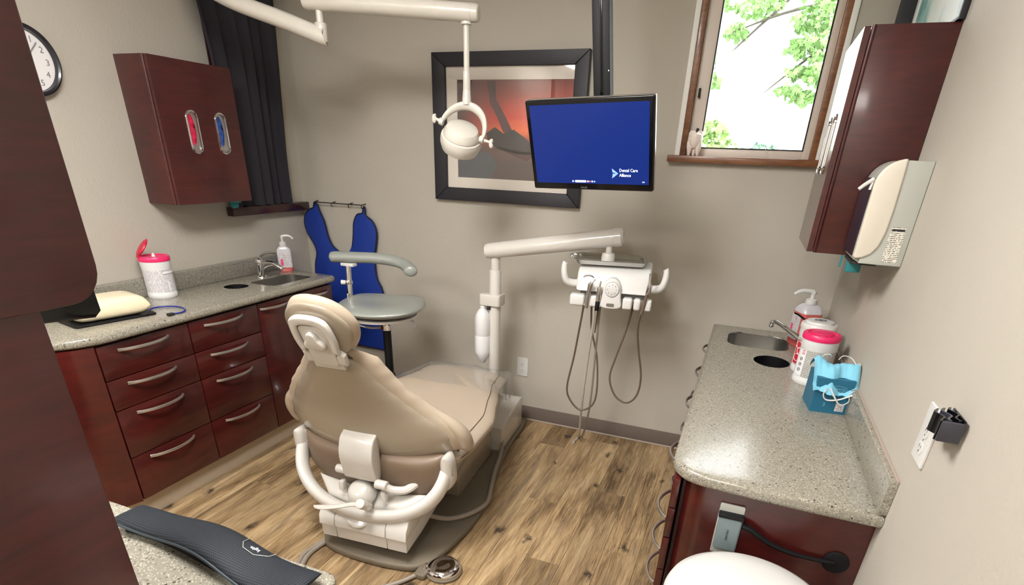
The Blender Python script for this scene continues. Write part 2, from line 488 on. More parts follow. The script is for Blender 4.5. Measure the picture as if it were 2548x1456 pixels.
def inside(p, poly):
    r = False
    n = len(poly)
    for i in range(n):
        x0, y0 = poly[i][0], poly[i][1]
        x1, y1 = poly[i - 1][0], poly[i - 1][1]
        if (y0 > p.y) != (y1 > p.y) and p.x < (x1 - x0) * (p.y - y0) / (y1 - y0) + x0:
            r = not r
    return r


def rrect(x0, x1, y0, y1, r, n=6):
    out = []
    for cx, cy, a0 in ((x1 - r, y1 - r, 0), (x0 + r, y1 - r, 90), (x0 + r, y0 + r, 180), (x1 - r, y0 + r, 270)):
        for k in range(n + 1):
            a = R(a0 + 90 * k / n)
            out.append((cx + r * math.cos(a), cy + r * math.sin(a)))
    return out


def circle2(cx, cy, r, n=32, ry=None):
    ry = ry or r
    return [(cx + r * math.cos(2 * PI * k / n), cy + ry * math.sin(2 * PI * k / n)) for k in range(n)]


class M:
    def __init__(s):
        s.v = []; s.f = []; s.mi = []; s.cur = 0

    def add(s, v, f):
        b = len(s.v)
        s.v += [tuple(p) for p in v]
        s.f += [tuple(b + i for i in q) for q in f]
        s.mi += [s.cur] * len(f)
        return s

    def use(s, i):
        s.cur = i
        return s

    def frombm(s, bm, mtx=None):
        bm.verts.index_update()
        vs_ = [(mtx @ v.co) if mtx else v.co.copy() for v in bm.verts]
        s.add(vs_, [tuple(v.index for v in f.verts) for f in bm.faces])
        bm.free()
        return s

    def box(s, x0, x1, y0, y1, z0, z1, b=0.0, mtx=None, seg=2):
        bm = bmesh.new()
        bmesh.ops.create_cube(bm, size=1)
        for v in bm.verts:
            v.co = Vector(((x0 + x1) / 2 + v.co.x * (x1 - x0), (y0 + y1) / 2 + v.co.y * (y1 - y0), (z0 + z1) / 2 + v.co.z * (z1 - z0)))
        if b:
            bmesh.ops.bevel(bm, geom=bm.edges[:], offset=b, segments=seg, affect='EDGES', profile=0.5)
        return s.frombm(bm, mtx)

    def tube(s, pts, r, seg=10, closed=False, ry=None, up=None):
        pts = [Vector(p) for p in pts]
        n = len(pts)
        rr = r if isinstance(r, (list, tuple)) else [r] * n
        if len(rr) != n:
            rr = [rr[0] + (rr[-1] - rr[0]) * i / (n - 1) for i in range(n)]
        ryy = ry if isinstance(ry, (list, tuple)) else ([ry] * n if ry else rr)
        if len(ryy) != n:
            ryy = [ryy[0] + (ryy[-1] - ryy[0]) * i / (n - 1) for i in range(n)]
        vv = []
        prev = None
        for i in range(n):
            if closed:
                t = pts[(i + 1) % n] - pts[i - 1]
            else:
                t = pts[min(i + 1, n - 1)] - pts[max(i - 1, 0)]
            if t.length < 1e-9:
                t = Vector((0, 0, 1))
            t.normalize()
            if prev is None:
                ref = Vector(up) if up else (Vector((0, 0, 1)) if abs(t.z) < 0.9 else Vector((1, 0, 0)))
                a = (ref - t * ref.dot(t)).normalized()
            else:
                ref = Vector(up) if up else prev
                a = ref - t * ref.dot(t)
                a = a.normalized() if a.length > 1e-6 else prev
            prev = a
            b = t.cross(a)
            for k in range(seg):
                an = 2 * PI * k / seg
                vv.append(pts[i] + a * (ryy[i] * math.sin(an)) + b * (rr[i] * math.cos(an)))
        ff = []
        for i in range(n if closed else n - 1):
            for k in range(seg):
                a0 = i * seg + k; a1 = i * seg + (k + 1) % seg
                b0 = ((i + 1) % n) * seg + k; b1 = ((i + 1) % n) * seg + (k + 1) % seg
                ff.append((a0, a1, b1, b0))
        if not closed:
            ff.append(tuple(range(seg - 1, -1, -1)))
            ff.append(tuple(range((n - 1) * seg, n * seg)))
        return s.add(vv, ff)

    def cyl(s, p0, p1, r0, r1=None, seg=24, b=0.0):
        r1 = r0 if r1 is None else r1
        p0 = Vector(p0); p1 = Vector(p1)
        if b:
            d = (p1 - p0).normalized()
            return s.tube([p0, p0 + d * b * 0.3, p0 + d * b, p1 - d * b, p1 - d * b * 0.3, p1], [r0 - b, r0 - b * 0.3, r0, r1, r1 - b * 0.3, r1 - b], seg)
        return s.tube([p0, p1], [r0, r1], seg)

    def lathe(s, prof, c=(0, 0, 0), ax=(0, 0, 1), seg=32, cap=True):
        ax = Vector(ax).normalized()
        ref = Vector((1, 0, 0)) if abs(ax.x) < 0.9 else Vector((0, 1, 0))
        a = (ref - ax * ref.dot(ax)).normalized(); b = ax.cross(a)
        c = Vector(c)
        vv = []
        for r, z in prof:
            for k in range(seg):
                an = 2 * PI * k / seg
                vv.append(c + ax * z + (a * math.cos(an) + b * math.sin(an)) * r)
        ff = []
        n = len(prof)
        for i in range(n - 1):
            for k in range(seg):
                ff.append((i * seg + k, i * seg + (k + 1) % seg, (i + 1) * seg + (k + 1) % seg, (i + 1) * seg + k))
        if cap:
            ff.append(tuple(range(seg - 1, -1, -1)))
            ff.append(tuple(range((n - 1) * seg, n * seg)))
        return s.add(vv, ff)

    def slab(s, poly, z0, z1, holes=(), b=0.0, fr=None, steps=3):
        """polygon slab with optional holes and rounded outer edges; fr = (origin, ex, ey, ez)"""
        if fr is None:
            fr = (Vector((0, 0, 0)), Vector((1, 0, 0)), Vector((0, 1, 0)), Vector((0, 0, 1)))
        o, ex, ey, ez = [Vector(q) for q in fr]
        P = lambda x, y, z: o + ex * x + ey * y + ez * z
        loops = []
        lv = []
        if b:
            for k in range(steps + 1):
                a = R(90 * k / steps)
                lv.append((-b * (1 - math.sin(a)), z0 + b * (1 - math.cos(a))))
            for k in range(steps + 1):
                a = R(90 * k / steps)
                lv.append((-b * (1 - math.cos(a)), z1 - b * (1 - math.sin(a))))
        else:
            lv = [(0, z0), (0, z1)]
        n = len(poly)
        vv = []; ff = []
        tops = None
        for d, z in lv:
            pp = offset_poly(poly, d) if d else poly
            vv += [P(x, y, z) for x, y in pp]
            tops = pp
        for i in range(len(lv) - 1):
            for k in range(n):
                ff.append((i * n + k, i * n + (k + 1) % n, (i + 1) * n + (k + 1) % n, (i + 1) * n + k))
        s.add(vv, ff)
        bot = offset_poly(poly, lv[0][0]) if lv[0][0] else poly
        for pl, z, flip in ((bot, z0, True), (tops, z1, False)):
            if not holes:
                fc = tuple(range(n))
                s.add([P(x, y, z) for x, y in pl], [fc[::-1] if flip else fc])
            else:
                pv, pe = [], []
                for l_ in [pl] + list(holes):
                    b0 = len(pv)
                    pv += [Vector((x, y)) for x, y in l_]
                    pe += [(b0 + k, b0 + (k + 1) % len(l_)) for k in range(len(l_))]
                ov, oe, of = delaunay_2d_cdt(pv, pe, [], 0, 1e-6)[:3]
                keep = []
                for t_ in of:
                    c_ = sum((ov[k] for k in t_), Vector((0, 0))) / len(t_)
                    if inside(c_, pl) and not any(inside(c_, h) for h in holes):
                        keep.append(tuple(t_))
                s.add([P(v.x, v.y, z) for v in ov], keep)
        for h in holes:
            k_ = len(h)
            s.add([P(x, y, z0) for x, y in h] + [P(x, y, z1) for x, y in h], [((i + 1) % k_, i, k_ + i, k_ + (i + 1) % k_) for i in range(k_)])
        return s

    def pad(s, P, T, nu=24, nv=24, pu=4, pv=4, Nf=None):
        """closed cushion: P(a, t) centre surface for a, t in [-1, 1]; T half thickness (number or function)"""
        def nrm(a, t):
            if Nf:
                return Nf(a, t)
            e = 0.02
            du = P(min(1, a + e), t) - P(max(-1, a - e), t); dv = P(a, min(1, t + e)) - P(a, max(-1, t - e))
            q = du.cross(dv)
            return q.normalized() if q.length > 1e-9 else Vector((0, 0, 1))
        g = lambda i, n: math.sin(PI / 2 * (-1 + 2 * i / n))
        A = [[None] * (nv + 1) for _ in range(nu + 1)]
        B = [[None] * (nv + 1) for _ in range(nu + 1)]
        vv = []
        for i in range(nu + 1):
            for j in range(nv + 1):
                a = g(i, nu); t = g(j, nv)
                h = max(0.0, (1 - abs(a) ** pu) * (1 - abs(t) ** pv)) ** 0.5
                th = T(a, t) if callable(T) else (T, T)
                if not isinstance(th, tuple):
                    th = (th, th)
                c = P(a, t); N = nrm(a, t)
                edge = i in (0, nu) or j in (0, nv)
                A[i][j] = len(vv); vv.append(c + N * th[0] * h)
                if edge:
                    B[i][j] = A[i][j]
                else:
                    B[i][j] = len(vv); vv.append(c - N * th[1] * h)
        ff = []
        for i in range(nu):
            for j in range(nv):
                ff.append((A[i][j], A[i + 1][j], A[i + 1][j + 1], A[i][j + 1]))
                q = (B[i][j], B[i][j + 1], B[i + 1][j + 1], B[i + 1][j])
                ff.append(q)
        return s.add(vv, ff)

    def mv(s, mtx):
        s.v = [tuple(mtx @ Vector(p)) for p in s.v]
        return s

    def mesh(s, name, mats, off=None, ang=35):
        me = bpy.data.meshes.new(name)
        vv = s.v if off is None else [(x - off[0], y - off[1], z - off[2]) for x, y, z in s.v]
        me.from_pydata(vv, [], s.f)
        for q in (mats if isinstance(mats, (list, tuple)) else [mats]):
            me.materials.append(q)
        me.polygons.foreach_set('material_index', s.mi)
        bm = bmesh.new(); bm.from_mesh(me)
        bmesh.ops.remove_doubles(bm, verts=bm.verts[:], dist=1e-5)
        bmesh.ops.recalc_face_normals(bm, faces=bm.faces[:])
        bm.to_mesh(me); bm.free()
        me.shade_smooth()
        me.set_sharp_from_angle(angle=R(ang))
        me.update()
        return me


def tag(o, label, cat=None, group=None, kind=None):
    if label:
        o['label'] = label
    if cat:
        o['category'] = cat
    if group:
        o['group'] = group
    if kind:
        o['kind'] = kind
    return o


class T:
    """a thing: an Empty at its base that parents its parts"""
    def __init__(s, name, label, cat, loc=(0, 0, 0), rz=0.0, group=None, local=False, kind=None):
        s.o = bpy.data.objects.new(name, None)
        s.o.empty_display_size = 0.05
        C.objects.link(s.o)
        s.o.location = loc
        s.o.rotation_euler = (0, 0, rz)
        s.off = None if local else tuple(loc)
        tag(s.o, label, cat, group, kind)

    def part(s, name, m_, mt, parent=None, label=None, kind=None, ang=35):
        me = m_.mesh(name, mt, s.off, ang) if isinstance(m_, M) else m_
        o = bpy.data.objects.new(name, me)
        C.objects.link(o)
        o.parent = parent or s.o
        if label:
            o['label'] = label
        if kind:
            o['kind'] = kind
        return o


def solo(name, label, cat, m_, mt, loc=(0, 0, 0), group=None, kind=None, ang=35):
    o = bpy.data.objects.new(name, m_.mesh(name, mt, loc, ang))
    o.location = loc
    C.objects.link(o)
    return tag(o, label, cat, group, kind)


def struct(name, m_, mt, parent=None, label=None):
    o = bpy.data.objects.new(name, m_.mesh(name, mt))
    C.objects.link(o)
    if parent:
        o.parent = parent
    else:
        o['kind'] = 'structure'
        if label:
            o['label'] = label
    return o


def text_m(txt, size, o, ex, ey, depth=0.0006, align='CENTER', xs=1.0):
    """lettering as a mesh builder: baseline origin o, ex = reading direction, ey = up"""
    cu = bpy.data.curves.new('txt', 'FONT')
    cu.body = txt
    cu.size = size
    cu.align_x = align
    cu.extrude = depth
    cu.resolution_u = 2
    ob = bpy.data.objects.new('txt', cu)
    C.objects.link(ob)
    dg = bpy.context.evaluated_depsgraph_get()
    me = bpy.data.meshes.new_from_object(ob.evaluated_get(dg))
    ex = Vector(ex).normalized(); ey = Vector(ey).normalized(); ez = ex.cross(ey); o = Vector(o)
    q = M()
    q.add([o + ex * v.co.x * xs + ey * v.co.y + ez * v.co.z for v in me.vertices], [tuple(p.vertices) for p in me.polygons])
    bpy.data.objects.remove(ob)
    bpy.data.curves.remove(cu)
    bpy.data.meshes.remove(me)
    return q


def V(*a):
    return Vector(a)


D = 3.162       # back wall
XL = -2.75      # left wall
XR = 0.462      # right wall
ZC = 2.6        # ceiling
YB = -2.4       # wall behind the camera

# ------------------------------------------------------------------ room shell
struct('wall_left', M().box(XL - 0.12, XL, YB, D + 0.12, 0, ZC), WALL)
struct('wall_right', M().box(XR, XR + 0.12, YB, D + 0.12, 0, ZC), WALL)
struct('wall_rear', M().box(XL, XR, YB - 0.12, YB, 0, ZC), WALL)
WX0, WX1, WZ0, WZ1 = -0.386, 0.226, 1.586, 2.45
struct('wall_back', M().box(XL, WX0, D, D + 0.12, 0, ZC).box(WX1, XR, D, D + 0.12, 0, ZC).box(WX0, WX1, D, D + 0.12, 0, WZ0 - 0.03).box(WX0, WX1, D, D + 0.12, WZ1, ZC), WALL)
struct('ceiling', M().box(XL - 0.12, XR + 0.12, YB - 0.12, D + 0.12, ZC, ZC + 0.1), CEIL)
fl = struct('floor', M().box(XL - 0.12, XR + 0.12, YB - 0.12, D + 0.12, -0.12, -0.004), SUBF)
PW = 0.152
i = 0
x = XL
while x < XR - 0.01:
    y = YB - (0.0, 0.47, 0.83, 0.21, 0.66)[i % 5]
    while y < D:
        y1 = min(y + 1.22, D)
        ys = max(y, YB)
        if y1 - ys > 0.02:
            pb = M().box(x + 0.0006, min(x + PW, XR) - 0.0006, ys + 0.0006, y1 - 0.0006, -0.004, 0.0 - rnd.random() * 0.0003, 0.0006, seg=1)
            o = bpy.data.objects.new('plank', pb.mesh('plank', FLOOR))
            C.objects.link(o)
            o.parent = fl
        y = y1
    x += PW
    i += 1
struct('baseboard_back', M().box(-2.1, -0.02, D - 0.006, D, 0.004, 0.094, 0.002), BASEB)
struct('trim_1', M().tube([(-2.1, D - 0.012, 0.004), (-0.02, D - 0.012, 0.004)], 0.006, 8), CAULK)

# ------------------------------------------------------------------ window in the back wall
w1 = T('window_1', None, None, (0, 0, 0), kind='structure')
w1.part('casing', M().box(-0.410, -0.386, D - 0.012, D + 0.06, WZ0, WZ1 + 0.02, 0.002).box(0.226, 0.250, D - 0.012, D + 0.06, WZ0, WZ1 + 0.02, 0.002).box(-0.410, 0.250, D - 0.012, D + 0.06, WZ1, WZ1 + 0.03, 0.002), TRIMW, label='white painted outer casing')
w1.part('jamb', M().box(-0.386, -0.360, D - 0.006, D + 0.075, WZ0, WZ1, 0.002).box(0.200, 0.226, D - 0.006, D + 0.075, WZ0, WZ1, 0.002).box(-0.36, 0.20, D, D + 0.075, WZ1 - 0.02, WZ1, 0.002), SILLW, label='brown wooden jamb')
w1.part('sash', M().box(-0.360, -0.298, D + 0.03, D + 0.09, WZ0, WZ1 - 0.02, 0.004).box(0.166, 0.200, D + 0.03, D + 0.09, WZ0, WZ1 - 0.02, 0.004).box(-0.30, 0.17, D + 0.03, D + 0.09, WZ0, 1.622, 0.004), VINYLW, label='cream vinyl sash frame')
w1.part('gasket', M().box(-0.300, -0.294, D + 0.028, D + 0.034, 1.62, WZ1 - 0.02).box(0.162, 0.168, D + 0.028, D + 0.034, 1.62, WZ1 - 0.02).box(-0.30, 0.168, D + 0.028, D + 0.034, 1.62, 1.625), BLACK)
w1.part('pane', M().box(-0.30, 0.168, D + 0.055, D + 0.060, 1.61, WZ1 - 0.02), GLASS)
w1.part('latch', M().box(-0.345, -0.335, D + 0.015, D + 0.03, 1.83, 1.87, 0.003).box(-0.343, -0.337, D + 0.005, D + 0.02, 1.83, 1.842, 0.002), BLACK, label='dark window latch')
w1.part('crank', M().box(-0.327, -0.315, D + 0.015, D + 0.03, 1.672, 1.705, 0.003).box(-0.327, -0.290, D + 0.01, D + 0.02, 1.672, 1.679, 0.002), BLACK, label='dark window crank')
w1.part('window_sill', M().box(-0.439, 0.252, D - 0.045, D + 0.09, 1.556, WZ0, 0.004), SILLW, label='brown wooden window sill')
w1.part('cord', M().tube(catmull([(0.10, D + 0.02, 1.85), (0.06, D + 0.02, 1.74), (0.02, D + 0.015, 1.66), (0.005, D + 0.0, 1.61), (0.03, D - 0.01, 1.592), (0.08, D - 0.012, 1.59)]), 0.0012, 6), HOSEL, label='thin pull cord')

# tooth figurine on the sill
q = M()
q.lathe([(0.002, 0.030), (0.020, 0.034), (0.030, 0.048), (0.036, 0.072), (0.034, 0.090), (0.024, 0.099), (0.010, 0.096), (0.001, 0.092)], (-0.322, D - 0.012, WZ0), seg=20)
for dx in (-0.02, 0.02):
    q.lathe([(0.005, 0.0), (0.009, 0.012), (0.015, 0.035), (0.017, 0.055), (0.014, 0.068)], (-0.322 + dx, D - 0.018, WZ0), seg=12)
q.lathe([(0.005, 0.0), (0.009, 0.012), (0.015, 0.035), (0.017, 0.055), (0.014, 0.068)], (-0.322, D - 0.002, WZ0), seg=12)
for dx in (-0.018, 0.018):
    q.lathe([(0.016, 0.08), (0.017, 0.095), (0.012, 0.105), (0.004, 0.108)], (-0.322 + dx, D - 0.012, WZ0), seg=12)
solo('tooth_figurine', 'white tooth-shaped ornament standing on the left end of the window sill', 'ornament', q, mat('tooth glaze', S(236, 222, 212), 0.3, var=0.02, coat=0.3), (-0.322, D - 0.012, WZ0))

# curtained window in the left wall
w2 = T('window_2', None, None, (0, 0, 0), kind='structure')
w2.part('window_sill', M().box(XL, -2.70, 2.535, D - 0.001, 1.195, 1.243, 0.004), SILLD, label='dark cherry window sill')
w2.part('frame', M().box(XL, -2.742, 2.60, 2.64, 1.243, 2.45, 0.002).box(XL, -2.742, 3.0, 3.04, 1.243, 2.45, 0.002).box(XL, -2.742, 2.64, 3.0, 2.41, 2.45, 0.002).box(XL, -2.742, 2.64, 3.0, 1.243, 1.28, 0.002), SILLD)
w2.part('pane', M().box(XL, -2.746, 2.64, 3.0, 1.28, 2.41), GLASS)

# ------------------------------------------------------------------ ceiling troffers
for nm, (cx, cy), rot, mtx_, lb in (('ceiling_light', (-1.05, 0.75), 0, TUBE, 'recessed ceiling light panel nearest the patient chair'), ('ceiling_light', (-2.2, -1.3), 0, TUBE2, 'recessed ceiling light panel at the rear near left wall'), ('ceiling_light', (-0.45, -1.2), 0, TUBE2, 'added unseen ceiling light panel at the rear near right wall')):  # rear right panel is added to brighten the wood in the left foreground
    t = T(nm, lb, 'light', (cx, cy, ZC - 0.03))
    t.part('frame', M().slab(rrect(cx - 0.32, cx + 0.32, cy - 0.62, cy + 0.62, 0.01, 2), ZC - 0.03, ZC - 0.0005, holes=[rrect(cx - 0.29, cx + 0.29, cy - 0.59, cy + 0.59, 0.01, 2)]), WHITE)
    for dx in (-0.145, 0.145):
        t.part('diffuser', M().box(cx + dx - 0.125, cx + dx + 0.125, cy - 0.58, cy + 0.58, ZC - 0.025, ZC - 0.015), mtx_)

# ------------------------------------------------------------------ left base cabinet
XF = -2.302


def arc_handle(y0, y1, z, x, out, sgn=1, r=0.0048):
    n = 12
    pts = []
    for k in range(n + 1):
        u = k / n
        pts.append((x + sgn * out * math.sin(PI * u) ** 0.7, y0 + (y1 - y0) * u, z))
    return M().tube(pts, r, 8, ry=r * 1.5)


lb = T('base_cabinet', 'long cherry-red base cabinet with eight drawers and two doors along left wall', 'cabinet', (-2.52, 2.1, 0))
outl = [(-2.748, 1.16), (-2.60, 1.16)]
cx, cy, rr_ = -2.57, 1.40, 0.25
outl = [(-2.748, 1.15)] + [(cx + rr_ * math.cos(R(a)), cy + rr_ * math.sin(R(a))) for a in range(-90, -9, 10)] + [(XF - 0.02, cy), (XF - 0.02, 2.80), (-2.748, 2.80)]
lb.part('body', M().slab(outl, 0.105, 0.66).slab([(x, min(y, 2.20)) for x, y in outl], 0.66, 0.829).box(-2.748, -2.63, 2.2, 2.80, 0.66, 0.829).box(-2.34, XF - 0.02, 2.2, 2.80, 0.66, 0.829).box(-2.63, -2.34, 2.78, 2.80, 0.66, 0.829), WOODD)
lb.part('toe_kick', M().slab(offset_poly(outl, -0.012), 0.0005, 0.105), KICK, label='brushed metal toe kick')
# curved end panel
ro = rr_ + 0.018
arc = [(cx + ro * math.cos(R(a)), cy + ro * math.sin(R(a))) for a in range(-88, -8, 5)] + [(XF, cy - 0.044)]
inn = [(cx + (ro - 0.018) * math.cos(R(a)), cy + (ro - 0.018) * math.sin(R(a))) for a in range(-88, -8, 5)] + [(XF - 0.019, cy - 0.044)]
lb.part('curved_end_panel', M().slab(arc + inn[::-1], 0.107, 0.826), WOOD)
zr = [0.822, 0.676, 0.543, 0.321, 0.108]
for c_, (ya, yb) in enumerate(((1.363, 1.779), (1.785, 2.198))):
    for k in range(4):
        d_ = lb.part('drawer', M().box(XF - 0.019, XF, ya, yb, zr[k + 1] + 0.002, zr[k] - 0.002, 0.002), WOOD)
        zc = (0.79, 0.645, 0.510, 0.294)[k]
        yc = (ya + yb) / 2 - 0.012
        lb.part('handle', arc_handle(yc - 0.115, yc + 0.115, zc, XF, 0.036), STEEL, parent=d_)
for ya, yb, ha, hb in ((2.203, 2.500, 2.215, 2.42), (2.504, 2.798, 2.57, 2.765)):
    d_ = lb.part('door', M().box(XF - 0.019, XF, ya, yb, 0.110, 0.820, 0.002), WOOD)
    lb.part('handle', arc_handle(ha, hb, 0.79, XF, 0.032), STEEL, parent=d_)

lt = T('countertop', 'speckled grey stone countertop with sink along left wall', 'countertop', (-2.5, 2.0, 0.83))
r2 = 0.26
cxx, cyy = -2.54, 1.42
top = [(-2.748, 1.16)] + [(cxx + r2 * math.cos(R(a)), cyy + r2 * math.sin(R(a))) for a in range(-90, 1, 9)] + [(-2.28, 2.76)] + [(-2.31 + 0.03 * math.cos(R(a)), 2.80 + 0.03 * math.sin(R(a))) for a in range(0, 91, 30)] + [(-2.748, 2.845)]
sinkL = rrect(-2.555, -2.365, 2.40, 2.735, 0.05, 6)
cupL = circle2(-2.53, 2.30, 0.062, 28)
lt.part('slab', M().slab(top, 0.831, 0.87, holes=[sinkL, cupL], b=0.016), STONE, ang=50)
lt.part('backsplash', M().box(-2.748, -2.702, 1.16, 2.85, 0.8695, 0.955, 0.004), STONEG)


def basin(poly, ztop, depth, wall=0.004):
    q = M()
    n = len(poly)
    lv = [(0.0, ztop), (-0.001, ztop - depth * 0.35), (-0.006, ztop - depth * 0.8), (-0.02, ztop - depth * 0.96), (-0.04, ztop - depth)]
    vv = []
    for d, z in lv:
        vv += [(x, y, z) for x, y in offset_poly(poly, d)]
    ff = [(i * n + (k + 1) % n, i * n + k, (i + 1) * n + k, (i + 1) * n + (k + 1) % n) for i in range(len(lv) - 1) for k in range(n)]
    ff.append(tuple((len(lv) - 1) * n + k for k in range(n)))
    q.add(vv, ff)
    return q


sb = lt.part('sink_basin', basin(offset_poly(sinkL, -0.0006), 0.8665, 0.165), SINKM, label='stainless steel sink basin')
lt.part('drain', M().lathe([(0.001, 0), (0.02, 0.0), (0.022, 0.003), (0.012, 0.001), (0.001, 0.001)], (-2.46, 2.57, 0.7005), seg=20), CHROME, parent=sb)
lt.part('waste_chute', basin(cupL, 0.8695, 0.16), BLACK, label='dark round waste chute')

# faucet on the left counter
t = T('faucet', 'chrome single-lever faucet behind the left sink', 'faucet', (-2.60, 2.56, 0.87))
t.part('body', M().lathe([(0.001, 0.0005), (0.031, 0.0005), (0.030, 0.006), (0.024, 0.012), (0.022, 0.07), (0.024, 0.085), (0.020, 0.100), (0.001, 0.104)], (-2.60, 2.56, 0.87), seg=24), CHROME)
t.part('spout', M().tube(catmull([(-2.60, 2.56, 0.925), (-2.575, 2.565, 0.950), (-2.53, 2.575, 0.955), (-2.48, 2.585, 0.935), (-2.465, 2.588, 0.920)]), [0.016, 0.011], 12), CHROME)
t.part('lever', M().tube(catmull([(-2.60, 2.56, 0.972), (-2.595, 2.57, 0.990), (-2.575, 2.60, 1.004), (-2.54, 2.64, 1.002)]), [0.014, 0.006], 10, ry=[0.010, 0.004]), CHROME)
t.part('support', M().tube(catmull([(-2.50, 2.58, 0.945), (-2.55, 2.55, 0.930), (-2.565, 2.545, 0.89), (-2.57, 2.543, 0.872)]), 0.006, 8), CHROME)


def soap(name, label, c, rz, fill, full, mirror=1, s=1.0, labelside=-1, deep=1.0, noz=None):
    """pump bottle: local frame, label on the -y face, nozzle along +x*mirror"""
    t = T(name, label, 'soap dispenser', c, rz, local=True)
    w, d, hgt = 0.040 * s, 0.024 * s * deep, 0.150 * s
    noz = noz or (mirror, 0)
    q = M()
    secs = [(w * 0.90, d * 0.90, 0.0), (w, d, 0.006), (w, d, hgt * 0.80), (w * 0.94, d * 0.96, hgt * 0.87), (w * 0.66, d * 0.80, hgt * 0.95), (w * 0.36, d * 0.6, hgt)]
    if fill < 1:
        zf = hgt * fill
    else:
        zf = hgt * 0.80
    n = 28
    base = rrect(-1, 1, -1, 1, 0.45, 6)
    n = len(base)

    def ring(ww, dd, z):
        return [(x * ww, y * dd, z) for x, y in base]

    def body(ss):
        b = M()
        vv = []
        for a in ss:
            vv += ring(*a)
        ff = [(i * n + k, i * n + (k + 1) % n, (i + 1) * n + (k + 1) % n, (i + 1) * n + k) for i in range(len(ss) - 1) for k in range(n)]
        ff += [tuple(range(n - 1, -1, -1)), tuple(range((len(ss) - 1) * n, len(ss) * n))]
        return b.add(vv, ff)
    lo = [x for x in secs if x[2] < zf] + [(w, d, zf)]
    up = [(w, d, zf + 0.0002)] + [x for x in secs if x[2] > zf + 0.001]
    t.part('liquid', body(lo), PINKLIQ, label='pink liquid soap')
    t.part('bottle', body(up), FROST)
    t.part('collar', M().lathe([(0.019 * s, 0), (0.020 * s, 0.003), (0.019 * s, 0.020), (0.012 * s, 0.024), (0.007 * s, 0.027), (0.007 * s, 0.045)], (0, 0, hgt - 0.001), seg=24), WHITE)
    z = hgt + 0.044
    t.part('pump', M().lathe([(0.009 * s, 0), (0.010 * s, 0.012), (0.008 * s, 0.015)], (0, 0, z), seg=16).tube(catmull([(0, 0, z + 0.010), (noz[0] * 0.032 * s, noz[1] * 0.032 * s, z + 0.013), (noz[0] * 0.050 * s, noz[1] * 0.050 * s, z + 0.006), (noz[0] * 0.062 * s, noz[1] * 0.062 * s, z - 0.006)]), [0.0085 * s, 0.0055 * s], 10), WHITE)
    y = labelside * (d + 0.0006)
    lab = t.part('label', M().slab(rrect(-w * 0.72, w * 0.72, hgt * 0.17, hgt * 0.74, 0.003, 3), -0.0003, 0.0005, fr=((0, y, 0), (-labelside, 0, 0), (0, 0, 1), (0, labelside, 0))), LABELW)
    f = (V(0, y, 0), V(-labelside, 0, 0), V(0, 0, 1), V(0, labelside, 0))
    t.part('label_block', M().slab(rrect(-w * 0.60, -w * 0.28, hgt * 0.24, hgt * 0.50, 0.001, 2), 0.0005, 0.0012, fr=f), PINKL, parent=lab)
    t.part('label_mark', M().tube([(V(0, y, 0) + V(0, labelside * 0.001, 0) + V(-labelside * a * w, 0, b * hgt)) for a, b in ((-0.12, 0.70), (0.0, 0.62), (0.12, 0.69), (0.0, 0.60), (0.1, 0.56))], 0.0006, 5), REDL, parent=lab)
    return t


soap('soap_pump_bottle', 'nearly empty clear soap pump bottle beside the left sink', (-2.615, 2.78, 0.8702), R(42), 0.16, False)


